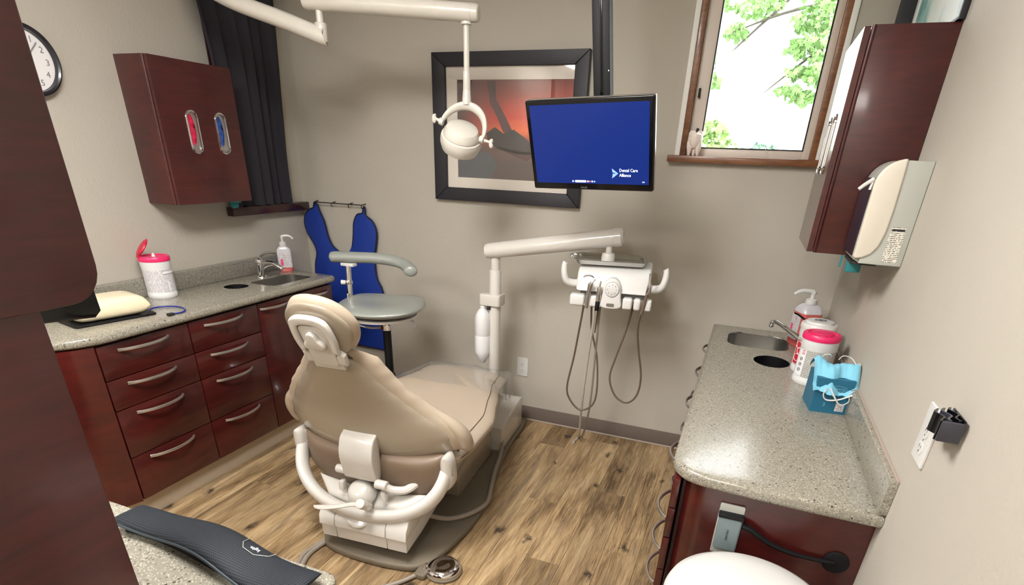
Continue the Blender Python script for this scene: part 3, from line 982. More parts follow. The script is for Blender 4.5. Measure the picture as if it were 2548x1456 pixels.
def canister(name, label, c, rz, hgt, r, lidm, lidopen=False, kind=0):
    t = T(name, label, 'wipes canister', c, rz, local=True)
    b = t.part('body', M().lathe([(r * 0.94, 0), (r, 0.006), (r, 0.020), (r * 0.97, 0.024), (r * 0.97, hgt * 0.80), (r, hgt * 0.84), (r, hgt)], seg=40), WHITEB)
    # curved label wrapped on the front half
    n = 24
    rl = r * 0.975 + 0.0003
    vv = []
    for k in range(n + 1):
        a = R(-172 + 164 * k / n)
        vv += [(rl * math.cos(a), rl * math.sin(a), 0.032), (rl * math.cos(a), rl * math.sin(a), hgt * 0.78)]
    lab = t.part('label', M().add(vv, [(2 * k, 2 * k + 2, 2 * k + 3, 2 * k + 1) for k in range(n)]), LABELG if kind else LABELW)

    def patch(a0, a1, z0, z1, mt, nm='label_block', rr=None, parent=lab):
        rr = rr or rl + 0.0006
        n2 = max(3, int((a1 - a0) / 5))
        v2 = []
        for k in range(n2 + 1):
            a = R(a0 + (a1 - a0) * k / n2)
            v2 += [(rr * math.cos(a), rr * math.sin(a), z0), (rr * math.cos(a), rr * math.sin(a), z1)]
        return t.part(nm, M().add(v2, [(2 * k, 2 * k + 2, 2 * k + 3, 2 * k + 1) for k in range(n2)]), mt, parent=parent)

    def ontext(s_, a, z, sz, mt, nm='lettering', parent=lab, rot=False):
        o = V((rl + 0.0012) * math.cos(R(a)), (rl + 0.0012) * math.sin(R(a)), z)
        ex = V(-math.sin(R(a)), math.cos(R(a)), 0); ey = V(0, 0, 1)
        if rot:
            ex, ey = ey, -ex
        return t.part(nm, text_m(s_, sz, o, ex, ey, 0.0003), mt, parent=parent)
    if kind == 0:      # left canister, back label with text and a band
        patch(-78, -12, hgt * 0.665, hgt * 0.735, WHITEIN)
        patch(-82, -10, hgt * 0.735, hgt * 0.742, DARKIN, 'rule')
        patch(-82, -10, hgt * 0.655, hgt * 0.662, DARKIN, 'rule')
        patch(-68, -60, 0.035, hgt * 0.45, WHITEIN)
    if kind == 1:      # front canister on the right counter
        patch(-165, -128, 0.034, hgt * 0.77, WHITEIN, 'label_panel')
        patch(-146, -132, hgt * 0.66, hgt * 0.76, REDL)
        ontext('2.0', -139, hgt * 0.69, 0.012, WHITEIN)
        for k, zz in enumerate((0.56, 0.44, 0.32)):
            a = -142
            o = V((rl + 0.001) * math.cos(R(a)), (rl + 0.001) * math.sin(R(a)), hgt * zz)
            ex = V(-math.sin(R(a)), math.cos(R(a)), 0)
            t.part('label_icon', M().tube([o + ex * 0.006 * math.cos(b) + V(0, 0, 0.006 * math.sin(b)) for b in [2 * PI * j / 16 for j in range(16)]], 0.0009, 5, closed=True).tube([o - ex * 0.003 - V(0, 0, 0.003), o + ex * 0.003 + V(0, 0, 0.003)], 0.0008, 5), DARKIN, parent=lab)
    if kind == 2:
        patch(-176, -120, hgt * 0.20, hgt * 0.72, REDL)
        for zz, aa in ((0.34, -158), (0.5, -148), (0.62, -160)):
            o = V((rl + 0.001) * math.cos(R(aa)), (rl + 0.001) * math.sin(R(aa)), hgt * zz)
            ex = V(-math.sin(R(aa)), math.cos(R(aa)), 0)
            t.part('label_ring', M().tube([o + ex * 0.015 * math.cos(b) + V(0, 0, 0.015 * math.sin(b)) for b in [2 * PI * j / 20 for j in range(20)]], 0.0012, 5, closed=True), WHITEIN, parent=lab)
    # lid
    L_ = t.part('lid', M().lathe([(r * 1.03, hgt - 0.002), (r * 1.05, hgt + 0.004), (r * 1.04, hgt + 0.014), (r * 0.98, hgt + 0.020), (r * 0.80, hgt + 0.021)] + ([(r * 0.75, hgt + 0.016), (0.001, hgt + 0.016)] if lidopen or kind != 2 else [(r * 0.76, hgt + 0.030), (0.001, hgt + 0.032)]), seg=40), lidm)
    if lidopen:
        # raised flap hinged on the -x side
        mt = Matrix.Translation((-r * 0.98, 0, hgt + 0.018)) @ Matrix.Rotation(R(-52), 4, 'Y')
        f = M()
        prof = [(0.001, 0.0), (r * 0.62, 0.0), (r * 0.66, 0.004), (r * 0.62, 0.010), (0.001, 0.013)]
        f.lathe(prof, (r * 0.70, 0, 0.0), seg=28).box(r * 1.26, r * 1.46, -0.012, 0.012, 0.001, 0.008, 0.002).box(-0.004, 0.02, -0.02, 0.02, -0.002, 0.006, 0.001)
        t.part('flap', f.mv(mt), REDLID, parent=L_, label='open deep pink flap')
        t.part('wipe_tip', M().lathe([(0.010, 0), (0.007, 0.010), (0.002, 0.018), (0.0005, 0.019)], (0.0, 0.0, hgt + 0.015), seg=10), WHITE, label='white wipe poking out')
    elif kind == 1:
        t.part('flap', M().lathe([(0.001, 0), (r * 0.62, 0), (r * 0.60, 0.006), (r * 0.2, 0.009), (0.001, 0.009)], (0.0, 0.004, hgt + 0.016), seg=32).box(-0.014, 0.014, -r * 0.98, -r * 0.6, hgt + 0.016, hgt + 0.022, 0.002), lidm, parent=L_)
    else:
        zz = hgt + 0.0325
        t.part('lid_emblem', M().tube([(0.022 * math.cos(b), 0.012 * math.sin(b), zz) for b in [2 * PI * j / 24 for j in range(24)]], 0.001, 5, closed=True).add(*(lambda q_: (q_.v, q_.f))(text_m('M', 0.016, (0, -0.006, zz), (1, 0, 0), (0, 1, 0), 0.0005))), DARKIN, parent=L_)
    return t


canister('wipes_canister', 'white wipes canister with open hot pink lid on left counter', (-2.645, 1.955, 0.8702), R(62), 0.175, 0.065, PINK, lidopen=True, kind=0)

# cream wrapped pouch on black tray + blue cord
t = T('wrapped_box', 'cream plastic-wrapped rounded box on a thin black tray on left counter', 'box', (-2.50, 1.58, 0.8702))
mt_ = Matrix.Translation((-2.50, 1.60, 0.872)) @ Matrix.Rotation(R(-12), 4, 'Z')
t.part('tray', M().slab(rrect(-0.105, 0.105, -0.19, 0.13, 0.02), 0.0, 0.006, b=0.002).mv(mt_), BLACK, label='thin black tray')
t.part('cover', M().pad(lambda a, b: V(a * 0.092, -0.03 + b * 0.145, 0.042), lambda a, b: (0.048, 0.035), 16, 16, 8, 8, Nf=lambda a, b: V(0, 0, 1)).mv(mt_), CREAMP)
t = T('bib_cord', 'short blue cord with dark clips lying on left counter beside cream box', 'cord', (-2.38, 1.75, 0.8702))
pts = catmull([(-2.400, 1.672, 0.876), (-2.455, 1.730, 0.876), (-2.462, 1.775, 0.876), (-2.430, 1.815, 0.876), (-2.375, 1.826, 0.876), (-2.318, 1.800, 0.876), (-2.296, 1.762, 0.876), (-2.305, 1.725, 0.876)])
t.part('cord', M().tube(pts, 0.0035, 8), BLUEC)
t.part('clip', M().box(-2.415, -2.385, 1.650, 1.674, 0.8705, 0.882, 0.003), DARKMECH)
t.part('clip', M().box(-2.315, -2.295, 1.700, 1.728, 0.8705, 0.882, 0.003), DARKMECH)

# ------------------------------------------------------------------ left wall cabinet
t = T('wall_cabinet', 'cherry-red wall cabinet with pink and blue glove ports on left wall', 'cabinet', (-2.65, 2.31, 1.287))
t.part('body', M().box(XL + 0.001, -2.572, 2.083, 2.535, 1.287, 1.890, 0.001), WOODV)
f = (V(-2.570, 0, 0), V(0, 1, 0), V(0, 0, 1), V(1, 0, 0))
ports = [rrect(2.222, 2.280, 1.512, 1.690, 0.0289, 10), rrect(2.388, 2.446, 1.512, 1.690, 0.0289, 10)]
dr = t.part('door', M().slab(rrect(2.084, 2.534, 1.288, 1.889, 0.002, 1), 0, 0.020, holes=ports, fr=f), WOODV)
t.part('edge_bead', M().tube([(-2.574, 2.083, 1.290), (-2.574, 2.083, 1.888)], 0.006, 10), WOODV)
for k, (po, gm, gl) in enumerate(zip(ports, (PINKG, BLUEG), ('pink', 'blue'))):
    ring = offset_poly(po, 0.004)
    t.part('port_ring', M().tube([(-2.549, y, z) for y, z in po], 0.0045, 8, closed=True, up=(1, 0, 0)), CHROME, label='chrome oval port rim')
    yc = sum(p[0] for p in po) / len(po)
    inr = circle2(yc - 0.005, 1.610, 0.021, 24, 0.066)
    t.part('port_panel', M().slab(offset_poly(po, -0.0005), -0.0, 0.002, holes=[inr], fr=(V(-2.558, 0, 0), V(0, 1, 0), V(0, 0, 1), V(1, 0, 0))), STEEL, label='silver port insert')
    t.part('gloves', M().pad(lambda a, b, yc=yc: V(-2.574 + 0.004 * math.sin(9 * b + 3 * a) + 0.003 * math.sin(17 * b), yc + a * 0.027, 1.60 + b * 0.085), 0.012, 10, 24, 4, 4, Nf=lambda a, b: V(1, 0, 0)), gm, label='crumpled %s gloves' % gl)
solo('tape_dispenser', 'teal tape end poking out under the left wall cabinet', 'dispenser', M().lathe([(0.001, 0), (0.014, 0), (0.016, 0.004), (0.016, 0.03), (0.014, 0.034), (0.001, 0.034)], (-2.60, 2.44, 1.266), (0, 1, 0), 20).box(-2.62, -2.58, 2.435, 2.485, 1.276, 1.2868), TEAL, (-2.60, 2.45, 1.25))

# wall clock
ccy, ccz = 1.705, 1.818
t = T('wall_clock', 'round black-rimmed white wall clock high on left wall', 'clock', (XL, ccy, ccz))
t.part('rim', M().lathe([(0.100, 0.001), (0.122, 0.001), (0.124, 0.012), (0.121, 0.030), (0.114, 0.034), (0.107, 0.030), (0.104, 0.014)], (XL, ccy, ccz), (1, 0, 0), 56, cap=False), EBONY)
t.part('face', M().lathe([(0.001, 0.008), (0.108, 0.008), (0.108, 0.012), (0.001, 0.012)], (XL, ccy, ccz), (1, 0, 0), 48), CLOCKF)
for k in range(1, 13):
    a = R(90 - 30 * k)
    # seen from inside the room, +y is to the right on the left wall
    t.part('numeral', text_m(str(k), 0.030, (XL + 0.0125, ccy + 0.083 * math.cos(a), ccz + 0.083 * math.sin(a) - 0.010), (0, 1, 0), (0, 0, 1), 0.0006), GREYIN)
for nm, a, l_, w_ in (('minute_hand', 48, 0.085, 0.0016), ('hour_hand', 150, 0.05, 0.0028)):
    a = R(a)
    t.part(nm, M().tube([(XL + 0.018, ccy, ccz), (XL + 0.018, ccy + l_ * math.cos(a), ccz + l_ * math.sin(a))], w_, 6), GREYIN)
t.part('hub', M().lathe([(0.001, 0.012), (0.005, 0.012), (0.005, 0.021), (0.001, 0.022)], (XL, ccy, ccz), (1, 0, 0), 16), DARKIN)

# curtain: pleated, on the left wall over the window
q = M()
ny, nz_ = 90, 14
vv = []
for j in range(nz_ + 1):
    z = 1.246 + (2.50 - 1.246) * j / nz_
    w0 = 1 - j / nz_
    for i in range(ny + 1):
        u = i / ny
        ya = 2.548 - 0.06 * max(0, (z - 1.92) / 0.58); yb = 3.060 - 0.04 * w0 - 0.02 * math.sin(w0 * 2)
        y = ya + (yb - ya) * u
        x = -2.697 + 0.020 * math.sin(u * PI * 11 + 0.7 * math.sin(u * 9 + j * 0.12)) * (0.75 + 0.3 * w0) + 0.008 * math.sin(u * PI * 4.2 + 1)
        vv.append((x, y + 0.008 * math.sin(u * 30 + j * 0.25), z))
q.add(vv, [(j * (ny + 1) + i, j * (ny + 1) + i + 1, (j + 1) * (ny + 1) + i + 1, (j + 1) * (ny + 1) + i) for j in range(nz_) for i in range(ny)])
q.add([(x + 0.002, y, z) for x, y, z in vv], [(j * (ny + 1) + i, j * (ny + 1) + i + 1, (j + 1) * (ny + 1) + i + 1, (j + 1) * (ny + 1) + i) for j in range(nz_) for i in range(ny)])
t = T('curtain', 'dark charcoal pleated curtain hanging over the left wall window', 'curtain', (-2.70, 2.82, 1.246))
t.part('cloth', q, CURT, ang=80)
t.part('rod', M().tube([(-2.697, 2.52, 2.50), (-2.697, 3.14, 2.50)], 0.008, 10), BLACK)

# ------------------------------------------------------------------ picture on the back wall
PD = D - 0.002
t = T('framed_picture', 'dark-framed sunset beach picture on the back wall', 'picture', (-1.31, D, 1.31))
fr_ = (V(0, PD, 0), V(1, 0, 0), V(0, 0, 1), V(0, -1, 0))
# the frame: four mitred bars
X0, X1, Z0, Z1, bw = -1.745, -0.873, 1.314, 2.027, 0.078
inx0, inx1, inz0, inz1 = X0 + bw, X1 - bw + 0.005, Z0 + 0.068, Z1 - 0.064
for poly in ([(X0, Z0), (X1, Z0), (inx1, inz0), (inx0, inz0)], [(X0, Z1), (inx0, inz1), (inx1, inz1), (X1, Z1)], [(X0, Z0), (inx0, inz0), (inx0, inz1), (X0, Z1)], [(X1, Z0), (X1, Z1), (inx1, inz1), (inx1, inz0)]):
    t.part('frame_bar', M().slab(offset_poly(poly, -0.0006), 0.0, 0.034, fr=fr_, b=0.003), DKFRAME)
pr = (-1.603, -0.935, 1.436, 1.905)
t.part('mat', M().slab([(inx0, inz0), (inx1, inz0), (inx1, inz1), (inx0, inz1)], 0.010, 0.014, holes=[[(pr[0], pr[2]), (pr[1], pr[2]), (pr[1], pr[3]), (pr[0], pr[3])]], fr=fr_), PAPER, label='cream mat board')
pp = t.part('print', M().box(pr[0] - 0.01, pr[1] + 0.01, PD - 0.010, PD - 0.006, pr[2] - 0.01, pr[3] + 0.01), SUNSET, label='orange sunset beach print')
yy = PD - 0.0104


def flat(poly, mt, nm):
    t.part(nm, M().slab(poly, 0, 0.0004, fr=(V(0, yy, 0), V(1, 0, 0), V(0, 0, 1), V(0, -1, 0))), mt, parent=pp)


flat([(-1.43, 1.66), (-1.38, 1.69), (-1.33, 1.66), (-1.27, 1.68), (-1.20, 1.64), (-1.15, 1.60), (-1.08, 1.585), (-1.14, 1.575), (-1.19, 1.56), (-1.27, 1.565), (-1.36, 1.585), (-1.42, 1.62)], ROCK, 'printed_rock')
flat([(-1.36, 1.60), (-1.24, 1.575), (-1.15, 1.572), (-1.16, 1.55), (-1.19, 1.53), (-1.30, 1.565)], ROCK2, 'printed_rock')
flat([(-1.43, 1.90), (-1.38, 1.90), (-1.375, 1.82), (-1.34, 1.77), (-1.30, 1.71), (-1.27, 1.66), (-1.33, 1.665), (-1.37, 1.74), (-1.41, 1.80)], ROCK2, 'printed_cliff')
flat([(-1.602, 1.437), (-1.40, 1.437), (-1.36, 1.50), (-1.40, 1.56), (-1.50, 1.575), (-1.602, 1.58)], mat('printed dusk water', S(72, 74, 80), 0.5, var=0.1), 'printed_water')
flat([(-1.13, 1.612), (-1.02, 1.63), (-0.937, 1.63), (-0.937, 1.60), (-1.04, 1.600)], GULL, 'printed_surf')
t.part('glass', M().box(inx0, inx1, PD - 0.022, PD - 0.020, inz0, inz1), PGLASS)

# ------------------------------------------------------------------ apron on its hanger
t = T('hook_rail', 'thin dark wire hook rail on the back wall above the blue apron', 'hanger', (-2.44, D, 1.245))
t.part('rod', M().tube([(-2.625, D - 0.035, 1.247), (-2.26, D - 0.035, 1.249)], 0.003, 8), DARKMECH)
for x in (-2.625, -2.49, -2.36, -2.262):
    t.part('hook', M().tube(catmull([(x, D - 0.001, 1.255), (x, D - 0.035, 1.249), (x, D - 0.048, 1.242), (x, D - 0.045, 1.232), (x, D - 0.038, 1.230)]), 0.0028, 7), DARKMECH)
t = T('apron', 'royal blue lead apron with navy edging hanging on the back wall', 'apron', (-2.44, D - 0.03, 0.32))
ctrl = [(-2.640, 1.235), (-2.618, 1.235), (-2.600, 1.19), (-2.575, 1.13), (-2.560, 1.05), (-2.530, 0.985), (-2.47, 0.945), (-2.44, 0.93), (-2.40, 0.955), (-2.372, 1.00), (-2.355, 1.08), (-2.345, 1.14), (-2.315, 1.19), (-2.275, 1.20), (-2.262, 1.235), (-2.252, 1.235), (-2.250, 1.19), (-2.205, 1.16), (-2.180, 1.11), (-2.185, 1.04), (-2.205, 0.96), (-2.21, 0.88), (-2.20, 0.80), (-2.165, 0.72), (-2.16, 0.50), (-2.15, 0.335), (-2.24, 0.325), (-2.45, 0.335), (-2.66, 0.34), (-2.72, 0.35), (-2.70, 0.60), (-2.70, 0.74), (-2.690, 0.85), (-2.665, 0.93), (-2.68, 0.99), (-2.72, 1.05), (-2.735, 1.11), (-2.72, 1.165), (-2.68, 1.20), (-2.650, 1.21)]
sm = [(p.x, p.y) for p in catmull([(a, b, 0) for a, b in ctrl], 3, True)]
fa = (V(0, D - 0.012, 0), V(1, 0, 0), V(0, 0, 1), V(0, -1, 0))
t.part('panel', M().slab(sm, 0.0, 0.018, fr=fa, b=0.006), BLUEAP, ang=60)
t.part('binding', M().tube([(x, D - 0.026, z) for x, z in sm], 0.0055, 8, closed=True, up=(0, 1, 0)), NAVYAP, label='navy edge binding')
t.part('neck_fold', M().slab([(-2.535, 0.985), (-2.47, 0.945), (-2.44, 0.93), (-2.47, 0.915), (-2.53, 0.93)], 0.018, 0.022, fr=fa, b=0.001), BLUEAP)
t.part('neck_fold', M().slab([(-2.44, 0.93), (-2.40, 0.955), (-2.372, 1.00), (-2.36, 0.94), (-2.40, 0.915)], 0.018, 0.022, fr=fa, b=0.001), BLUEAP)

# ------------------------------------------------------------------ monitor on its ceiling pole
t = T('monitor', 'flat black monitor with blue desktop hanging from ceiling pole', 'monitor', (-0.64, 2.38, 1.59))
TL, TR, BR, BL = V(-0.901, 2.366, 1.744), V(-0.387, 2.293, 1.759), V(-0.382, 2.393, 1.449), V(-0.897, 2.467, 1.435)
ex = ((TR - TL) + (BR - BL)).normalized(); ey = ((TL - BL) + (TR - BR)); ey = (ey - ex * ey.dot(ex)).normalized(); ez = ex.cross(ey)
cen = (TL + TR + BR + BL) / 4
if ez.y > 0:
    ez = -ez
hw, hh = 0.2605, 0.164
F = (cen, ex, ey, ez)
t.part('bezel', M().slab(rrect(-hw, hw, -hh, hh, 0.006, 3), -0.030, 0.0, holes=[], fr=F, b=0.003), BLACKG)
t.part('bezel_edge', M().slab(rrect(-hw - 0.0015, hw + 0.0015, -hh - 0.0015, hh + 0.0015, 0.006, 3), -0.022, -0.012, fr=F), STEEL, label='silver side strip')
sc_ = t.part('screen', M().slab([(-hw + 0.017, -hh + 0.025), (hw - 0.017, -hh + 0.025), (hw - 0.017, hh - 0.017), (-hw + 0.017, hh - 0.017)], 0.0001, 0.0008, fr=F), SCREEN, label='lit blue screen')
PP = lambda x, y, z=0.001: cen + ex * x + ey * y + ez * z
tx = text_m('Dental Care', 0.0165, PP(0.124, -0.092), ex, ey, 0.0002, 'LEFT', 0.92)
tx2 = text_m('Alliance', 0.0165, PP(0.124, -0.110), ex, ey, 0.0002, 'LEFT', 0.92)
tx.add(tx2.v, tx2.f)
t.part('lettering', tx, SCRW, parent=sc_)
q = M().slab([(0.094, -0.080), (0.120, -0.0985), (0.113, -0.0985), (0.096, -0.094)], 0.0009, 0.0012, fr=F).slab([(0.094, -0.117), (0.097, -0.099), (0.113, -0.0985), (0.120, -0.0985)], 0.0009, 0.0012, fr=F)
t.part('arrow_logo', q, SCRL, parent=sc_)
t.part('taskbar', M().slab(rrect(-0.068, -0.018, -0.1345, -0.1265, 0.003, 3), 0.0009, 0.0012, fr=F), SCRW, parent=sc_)
for k, (x, mm) in enumerate(((-0.077, SCRW), (-0.011, SCRW), (-0.002, SCRR), (0.008, SCRW), (0.018, SCRL))):
    t.part('taskbar_icon', M().slab(rrect(x - 0.003, x + 0.003, -0.1335, -0.1275, 0.001, 2), 0.0009, 0.0012, fr=F), mm, parent=sc_)
tx = text_m('3:38', 0.006, PP(0.222, -0.131), ex, ey, 0.0002)
t.part('taskbar_clock', tx, SCRW, parent=sc_)
t.part('brand_lettering', text_m('PHILIPS', 0.009, PP(-0.03, -hh + 0.006, 0.0002), ex, ey, 0.0003), GREYIN)
t.part('mount_plate', M().slab(rrect(-0.06, 0.06, -0.06, 0.06, 0.005), -0.05, -0.030, fr=F), BLACK)
t = T('monitor_pole', 'black square ceiling pole carrying the monitor', 'mount', (-0.62, 2.45, ZC))
px0, px1 = -0.656, -0.580
mpole = Matrix.Translation((-0.602, 2.47, 1.60)) @ Matrix.Rotation(R(-7), 4, 'Y')
t.part('column', M().box(-0.033, 0.033, -0.028, 0.028, -0.04, 0.985, 0.003).mv(mpole), BLACK)
t.part('inner_rail', M().box(-0.006, 0.006, -0.031, -0.027, 0.16, 0.975, 0.001).mv(mpole), BLACKG)
t.part('screw', M().lathe([(0.001, 0), (0.003, 0), (0.002, 0.002), (0.001, 0.002)], (0.028, -0.028, 0.25), (0, -1, 0), 10).mv(mpole), STEEL)
t.part('bracket', M().box(-0.05, 0.05, -0.035, 0.02, -0.07, 0.05, 0.004).mv(mpole), BLACK)
t.part('ceiling_plate', M().box(-0.82, -0.62, 2.37, 2.57, ZC - 0.012, ZC - 0.0005, 0.002), BLACK)

# ------------------------------------------------------------------ overhead dental light
t = T('dental_light', 'white overhead dental light on a jointed arm in front of the picture', 'lamp', (-1.25, 2.53, 1.56))
t.part('ceiling_post', M().cyl((-2.46, 2.30, 2.30), (-2.46, 2.30, ZC - 0.0005), 0.035).lathe([(0.09, 0), (0.09, 0.02), (0.04, 0.03)], (-2.46, 2.30, ZC - 0.031), seg=28), CREAMG)
t.part('rear_arm', M().tube(catmull([(-2.46, 2.30, 2.34), (-2.45, 2.305, 2.24), (-2.40, 2.32, 2.17), (-2.28, 2.345, 2.11), (-2.05, 2.395, 2.04), (-1.90, 2.425, 1.99), (-1.878, 2.43, 1.984)], 6), 0.033, 18), CREAMG)
t.part('elbow', M().cyl((-1.893, 2.43, 1.965), (-1.893, 2.43, 2.035), 0.026, b=0.005).cyl((-1.893, 2.43, 2.03), (-1.893, 2.43, 2.09), 0.015), CREAMG)
A0, A1 = V(-1.955, 2.415, 2.115), V(-1.200, 2.563, 2.068)
dA = (A1 - A0).normalized()
t.part('front_arm', M().tube([A0, A0 + dA * 0.004, A0 + dA * 0.02, A1 - dA * 0.02, A1 - dA * 0.004, A1], [0.030, 0.035, 0.038, 0.036, 0.033, 0.028], 24, ry=[0.030, 0.034, 0.037, 0.033, 0.030, 0.025], up=(0, 0, 1)), CREAMG)
t.part('end_cap', M().tube([A1 - dA * 0.034, A1 - dA * 0.030], 0.0375, 24, ry=0.0345, up=(0, 0, 1)), CREAMG)
t.part('drop_pole', M().cyl((-1.253, 2.552, 1.84), (-1.253, 2.552, 2.05), 0.0125).lathe([(0.022, 0), (0.022, 0.01)], (-1.253, 2.552, 2.03)), CREAMG)
t.part('sleeve', M().cyl((-1.253, 2.552, 1.80), (-1.253, 2.552, 1.87), 0.0165, 0.0155, b=0.002).cyl((-1.253, 2.550, 1.745), (-1.253, 2.552, 1.80), 0.021, 0.0165), CREAMG)
PL, PR = V(-1.338, 2.475, 1.675), V(-1.158, 2.505, 1.612)
P_ = (PR - PL).normalized()
mid = (PL + PR) / 2
upv = V(0.10, 0.62, 0.95); upv = (upv - P_ * upv.dot(P_)).normalized()
up2 = (V(-1.253, 2.552, 1.745) - mid); up2 = (up2 - P_ * up2.dot(P_)); hy = up2.length; up2.normalize()
ring = [mid + P_ * (-math.cos(a) * (PR - PL).length * 0.5) + up2 * (math.sin(a) * hy) for a in [PI * k / 24 for k in range(25)]]
t.part('yoke', M().tube(ring, [0.007 + 0.006 * math.sin(PI * k / 24) for k in range(25)], 12, ry=[0.009 + 0.010 * math.sin(PI * k / 24) for k in range(25)]), CREAMG)
lens = V(-0.12, 0.42, -0.90); lens = (lens - P_ * lens.dot(P_)).normalized()
hd = t.part('head', M().lathe([(0.001, -0.036), (0.045, -0.034), (0.068, -0.024), (0.080, -0.004), (0.081, 0.006), (0.078, 0.009), (0.088, 0.012), (0.091, 0.024), (0.090, 0.045), (0.080, 0.070), (0.074, 0.073), (0.072, 0.066), (0.001, 0.060)], mid - V(0, 0, 0.012), lens, 44), CREAMG)
t.part('lens', M().lathe([(0.001, 0.061), (0.071, 0.0665), (0.071, 0.069), (0.001, 0.069)], mid - V(0, 0, 0.012), lens, 36), FROST, parent=hd)
for s_, e in ((-1, PL), (1, PR)):
    t.part('pivot', M().cyl(e - P_ * 0.012, e + P_ * 0.008, 0.014, b=0.003), CREAMG)
    g0 = e + P_ * s_ * 0.01
    g1 = e + P_ * s_ * 0.040 + up2 * 0.004
    t.part('handle', M().tube([g0, g1], [0.007, 0.005], 10).tube([g1 + up2 * 0.016 + P_ * s_ * 0.0, g1 + up2 * 0.008, g1 - up2 * 0.002, g1 - up2 * 0.016 + P_ * 0.01, g1 - up2 * 0.022 + P_ * 0.012], [0.004, 0.009, 0.008, 0.0095, 0.004], 12), CREAMG, label='white grip handle')

# ------------------------------------------------------------------ assistant stool
SX, SY = -1.765, 2.53
t = T('assistant_stool', 'grey-green vinyl stool with curved arm rest in front of the apron', 'stool', (-1.72, 2.50, 0))
t.part('seat', M().pad(lambda a, b: V(SX + a * 0.232 * (1 - 0.34 * b * b) ** 0.5, SY + b * 0.235 * (1 - 0.34 * a * a) ** 0.5, 0.797 + 0.012 * a * a + 0.01 * b * b), lambda a, b: (0.038 - 0.010 * math.exp(-6 * (a * a + b * b)), 0.030), 26, 26, 3.2, 3.2, Nf=lambda a, b: V(0, 0, 1)).mv(Matrix.Translation((SX, SY, 0)) @ Matrix.Rotation(R(18), 4, 'Z') @ Matrix.Translation((-SX, -SY, 0))), GREYV)
t.part('seat_pan', M().slab([(SX + 0.19 * math.cos(a), SY + 0.19 * math.sin(a)) for a in [2 * PI * k / 36 for k in range(36)]], 0.755, 0.768), WHITE)
t.part('column', M().cyl((-1.72, 2.50, 0.36), (-1.72, 2.50, 0.70), 0.022), BLACK)
t.part('collar', M().cyl((-1.72, 2.50, 0.69), (-1.72, 2.50, 0.757), 0.031, b=0.003), CHROME)
t.part('collar', M().cyl((-1.72, 2.50, 0.40), (-1.72, 2.50, 0.44), 0.030, b=0.004), BLACK)
t.part('gas_spring', M().cyl((-1.72, 2.50, 0.10), (-1.72, 2.50, 0.40), 0.026), CHROME)
for k in range(5):
    a = 2 * PI * k / 5 + PI
    t.part('leg', M().tube([(-1.72, 2.50, 0.10), (-1.72 + 0.10 * math.cos(a), 2.50 + 0.10 * math.sin(a), 0.085), (-1.72 + 0.16 * math.cos(a), 2.50 + 0.16 * math.sin(a), 0.06)], [0.022, 0.016, 0.010], 10), CHROME)
    t.part('caster', M().lathe([(0.010, -0.012), (0.025, -0.010), (0.025, 0.010), (0.010, 0.012)], (-1.72 + 0.16 * math.cos(a), 2.50 + 0.16 * math.sin(a), 0.0252), (math.sin(a), -math.cos(a), 0), 18), BLACK)
# tubular bracket from under the seat up to the arm
t.part('arm_bracket', M().tube(catmull([(-1.72, 2.50, 0.705), (-1.80, 2.50, 0.690), (-1.88, 2.50, 0.690), (-1.935, 2.51, 0.715), (-1.965, 2.525, 0.770), (-1.975, 2.535, 0.85)], 6), 0.011, 10, ry=0.006), CHROME)
t.part('arm_post', M().cyl((-1.976, 2.545, 0.75), (-1.990, 2.575, 0.995), 0.014).cyl((-1.982, 2.556, 0.895), (-1.984, 2.560, 0.915), 0.021, b=0.003), CHROME)
t.part('arm_knob', M().cyl((-1.982, 2.556, 0.905), (-2.020, 2.540, 0.905), 0.010, 0.013, b=0.002), WHITE)
t.part('arm_block', M().box(-2.025, -1.945, 2.555, 2.595, 0.990, 1.006, 0.003), WHITE)
ar = catmull([(-2.085, 2.545, 1.030), (-2.04, 2.565, 1.034), (-1.95, 2.60, 1.034), (-1.85, 2.64, 1.033), (-1.76, 2.665, 1.026), (-1.69, 2.665, 1.012), (-1.635, 2.63, 0.995), (-1.615, 2.60, 0.99)], 5)
n = len(ar)
t.part('arm_rest', M().tube(ar, [0.037 * min(1, (0.25 + min(i_, n - 1 - i_) * 0.35)) ** 0.6 if i_ not in (0, n - 1) else 0.012 for i_ in range(n)], 16, ry=[0.029 * min(1, (0.25 + min(i_, n - 1 - i_) * 0.35)) ** 0.6 if i_ not in (0, n - 1) else 0.009 for i_ in range(n)], up=(0, 0, 1)), GREYV, ang=70)
t.part('adjust_lever', M().tube(catmull([(-1.67, 2.52, 0.752), (-1.61, 2.545, 0.748), (-1.575, 2.55, 0.735), (-1.572, 2.545, 0.71)]), [0.008, 0.014], 8, ry=[0.004, 0.004]), FROST, label='translucent adjusting lever')

# ------------------------------------------------------------------ dental chair (own frame: +y towards the foot end)
CO = (-1.24, 1.65, 0)
CRZ = R(4)
ch = T('dental_chair', 'large beige patient chair in the middle of the room', 'chair', CO, CRZ, local=True)


def interp(tab, x):
    if x <= tab[0][0]:
        return tab[0][1]
    for (a, b), (c, d) in zip(tab, tab[1:]):
        if x <= c:
            u = (x - a) / (c - a)
            u = u * u * (3 - 2 * u) * 0.4 + u * 0.6
            return b + (d - b) * u
    return tab[-1][1]


WB = [(0.38, 0.33), (0.48, 0.365), (0.53, 0.382), (0.58, 0.382), (0.63, 0.355), (0.68, 0.305), (0.74, 0.255), (0.79, 0.210), (0.84, 0.168), (0.89, 0.135), (0.93, 0.112), (0.96, 0.095)]


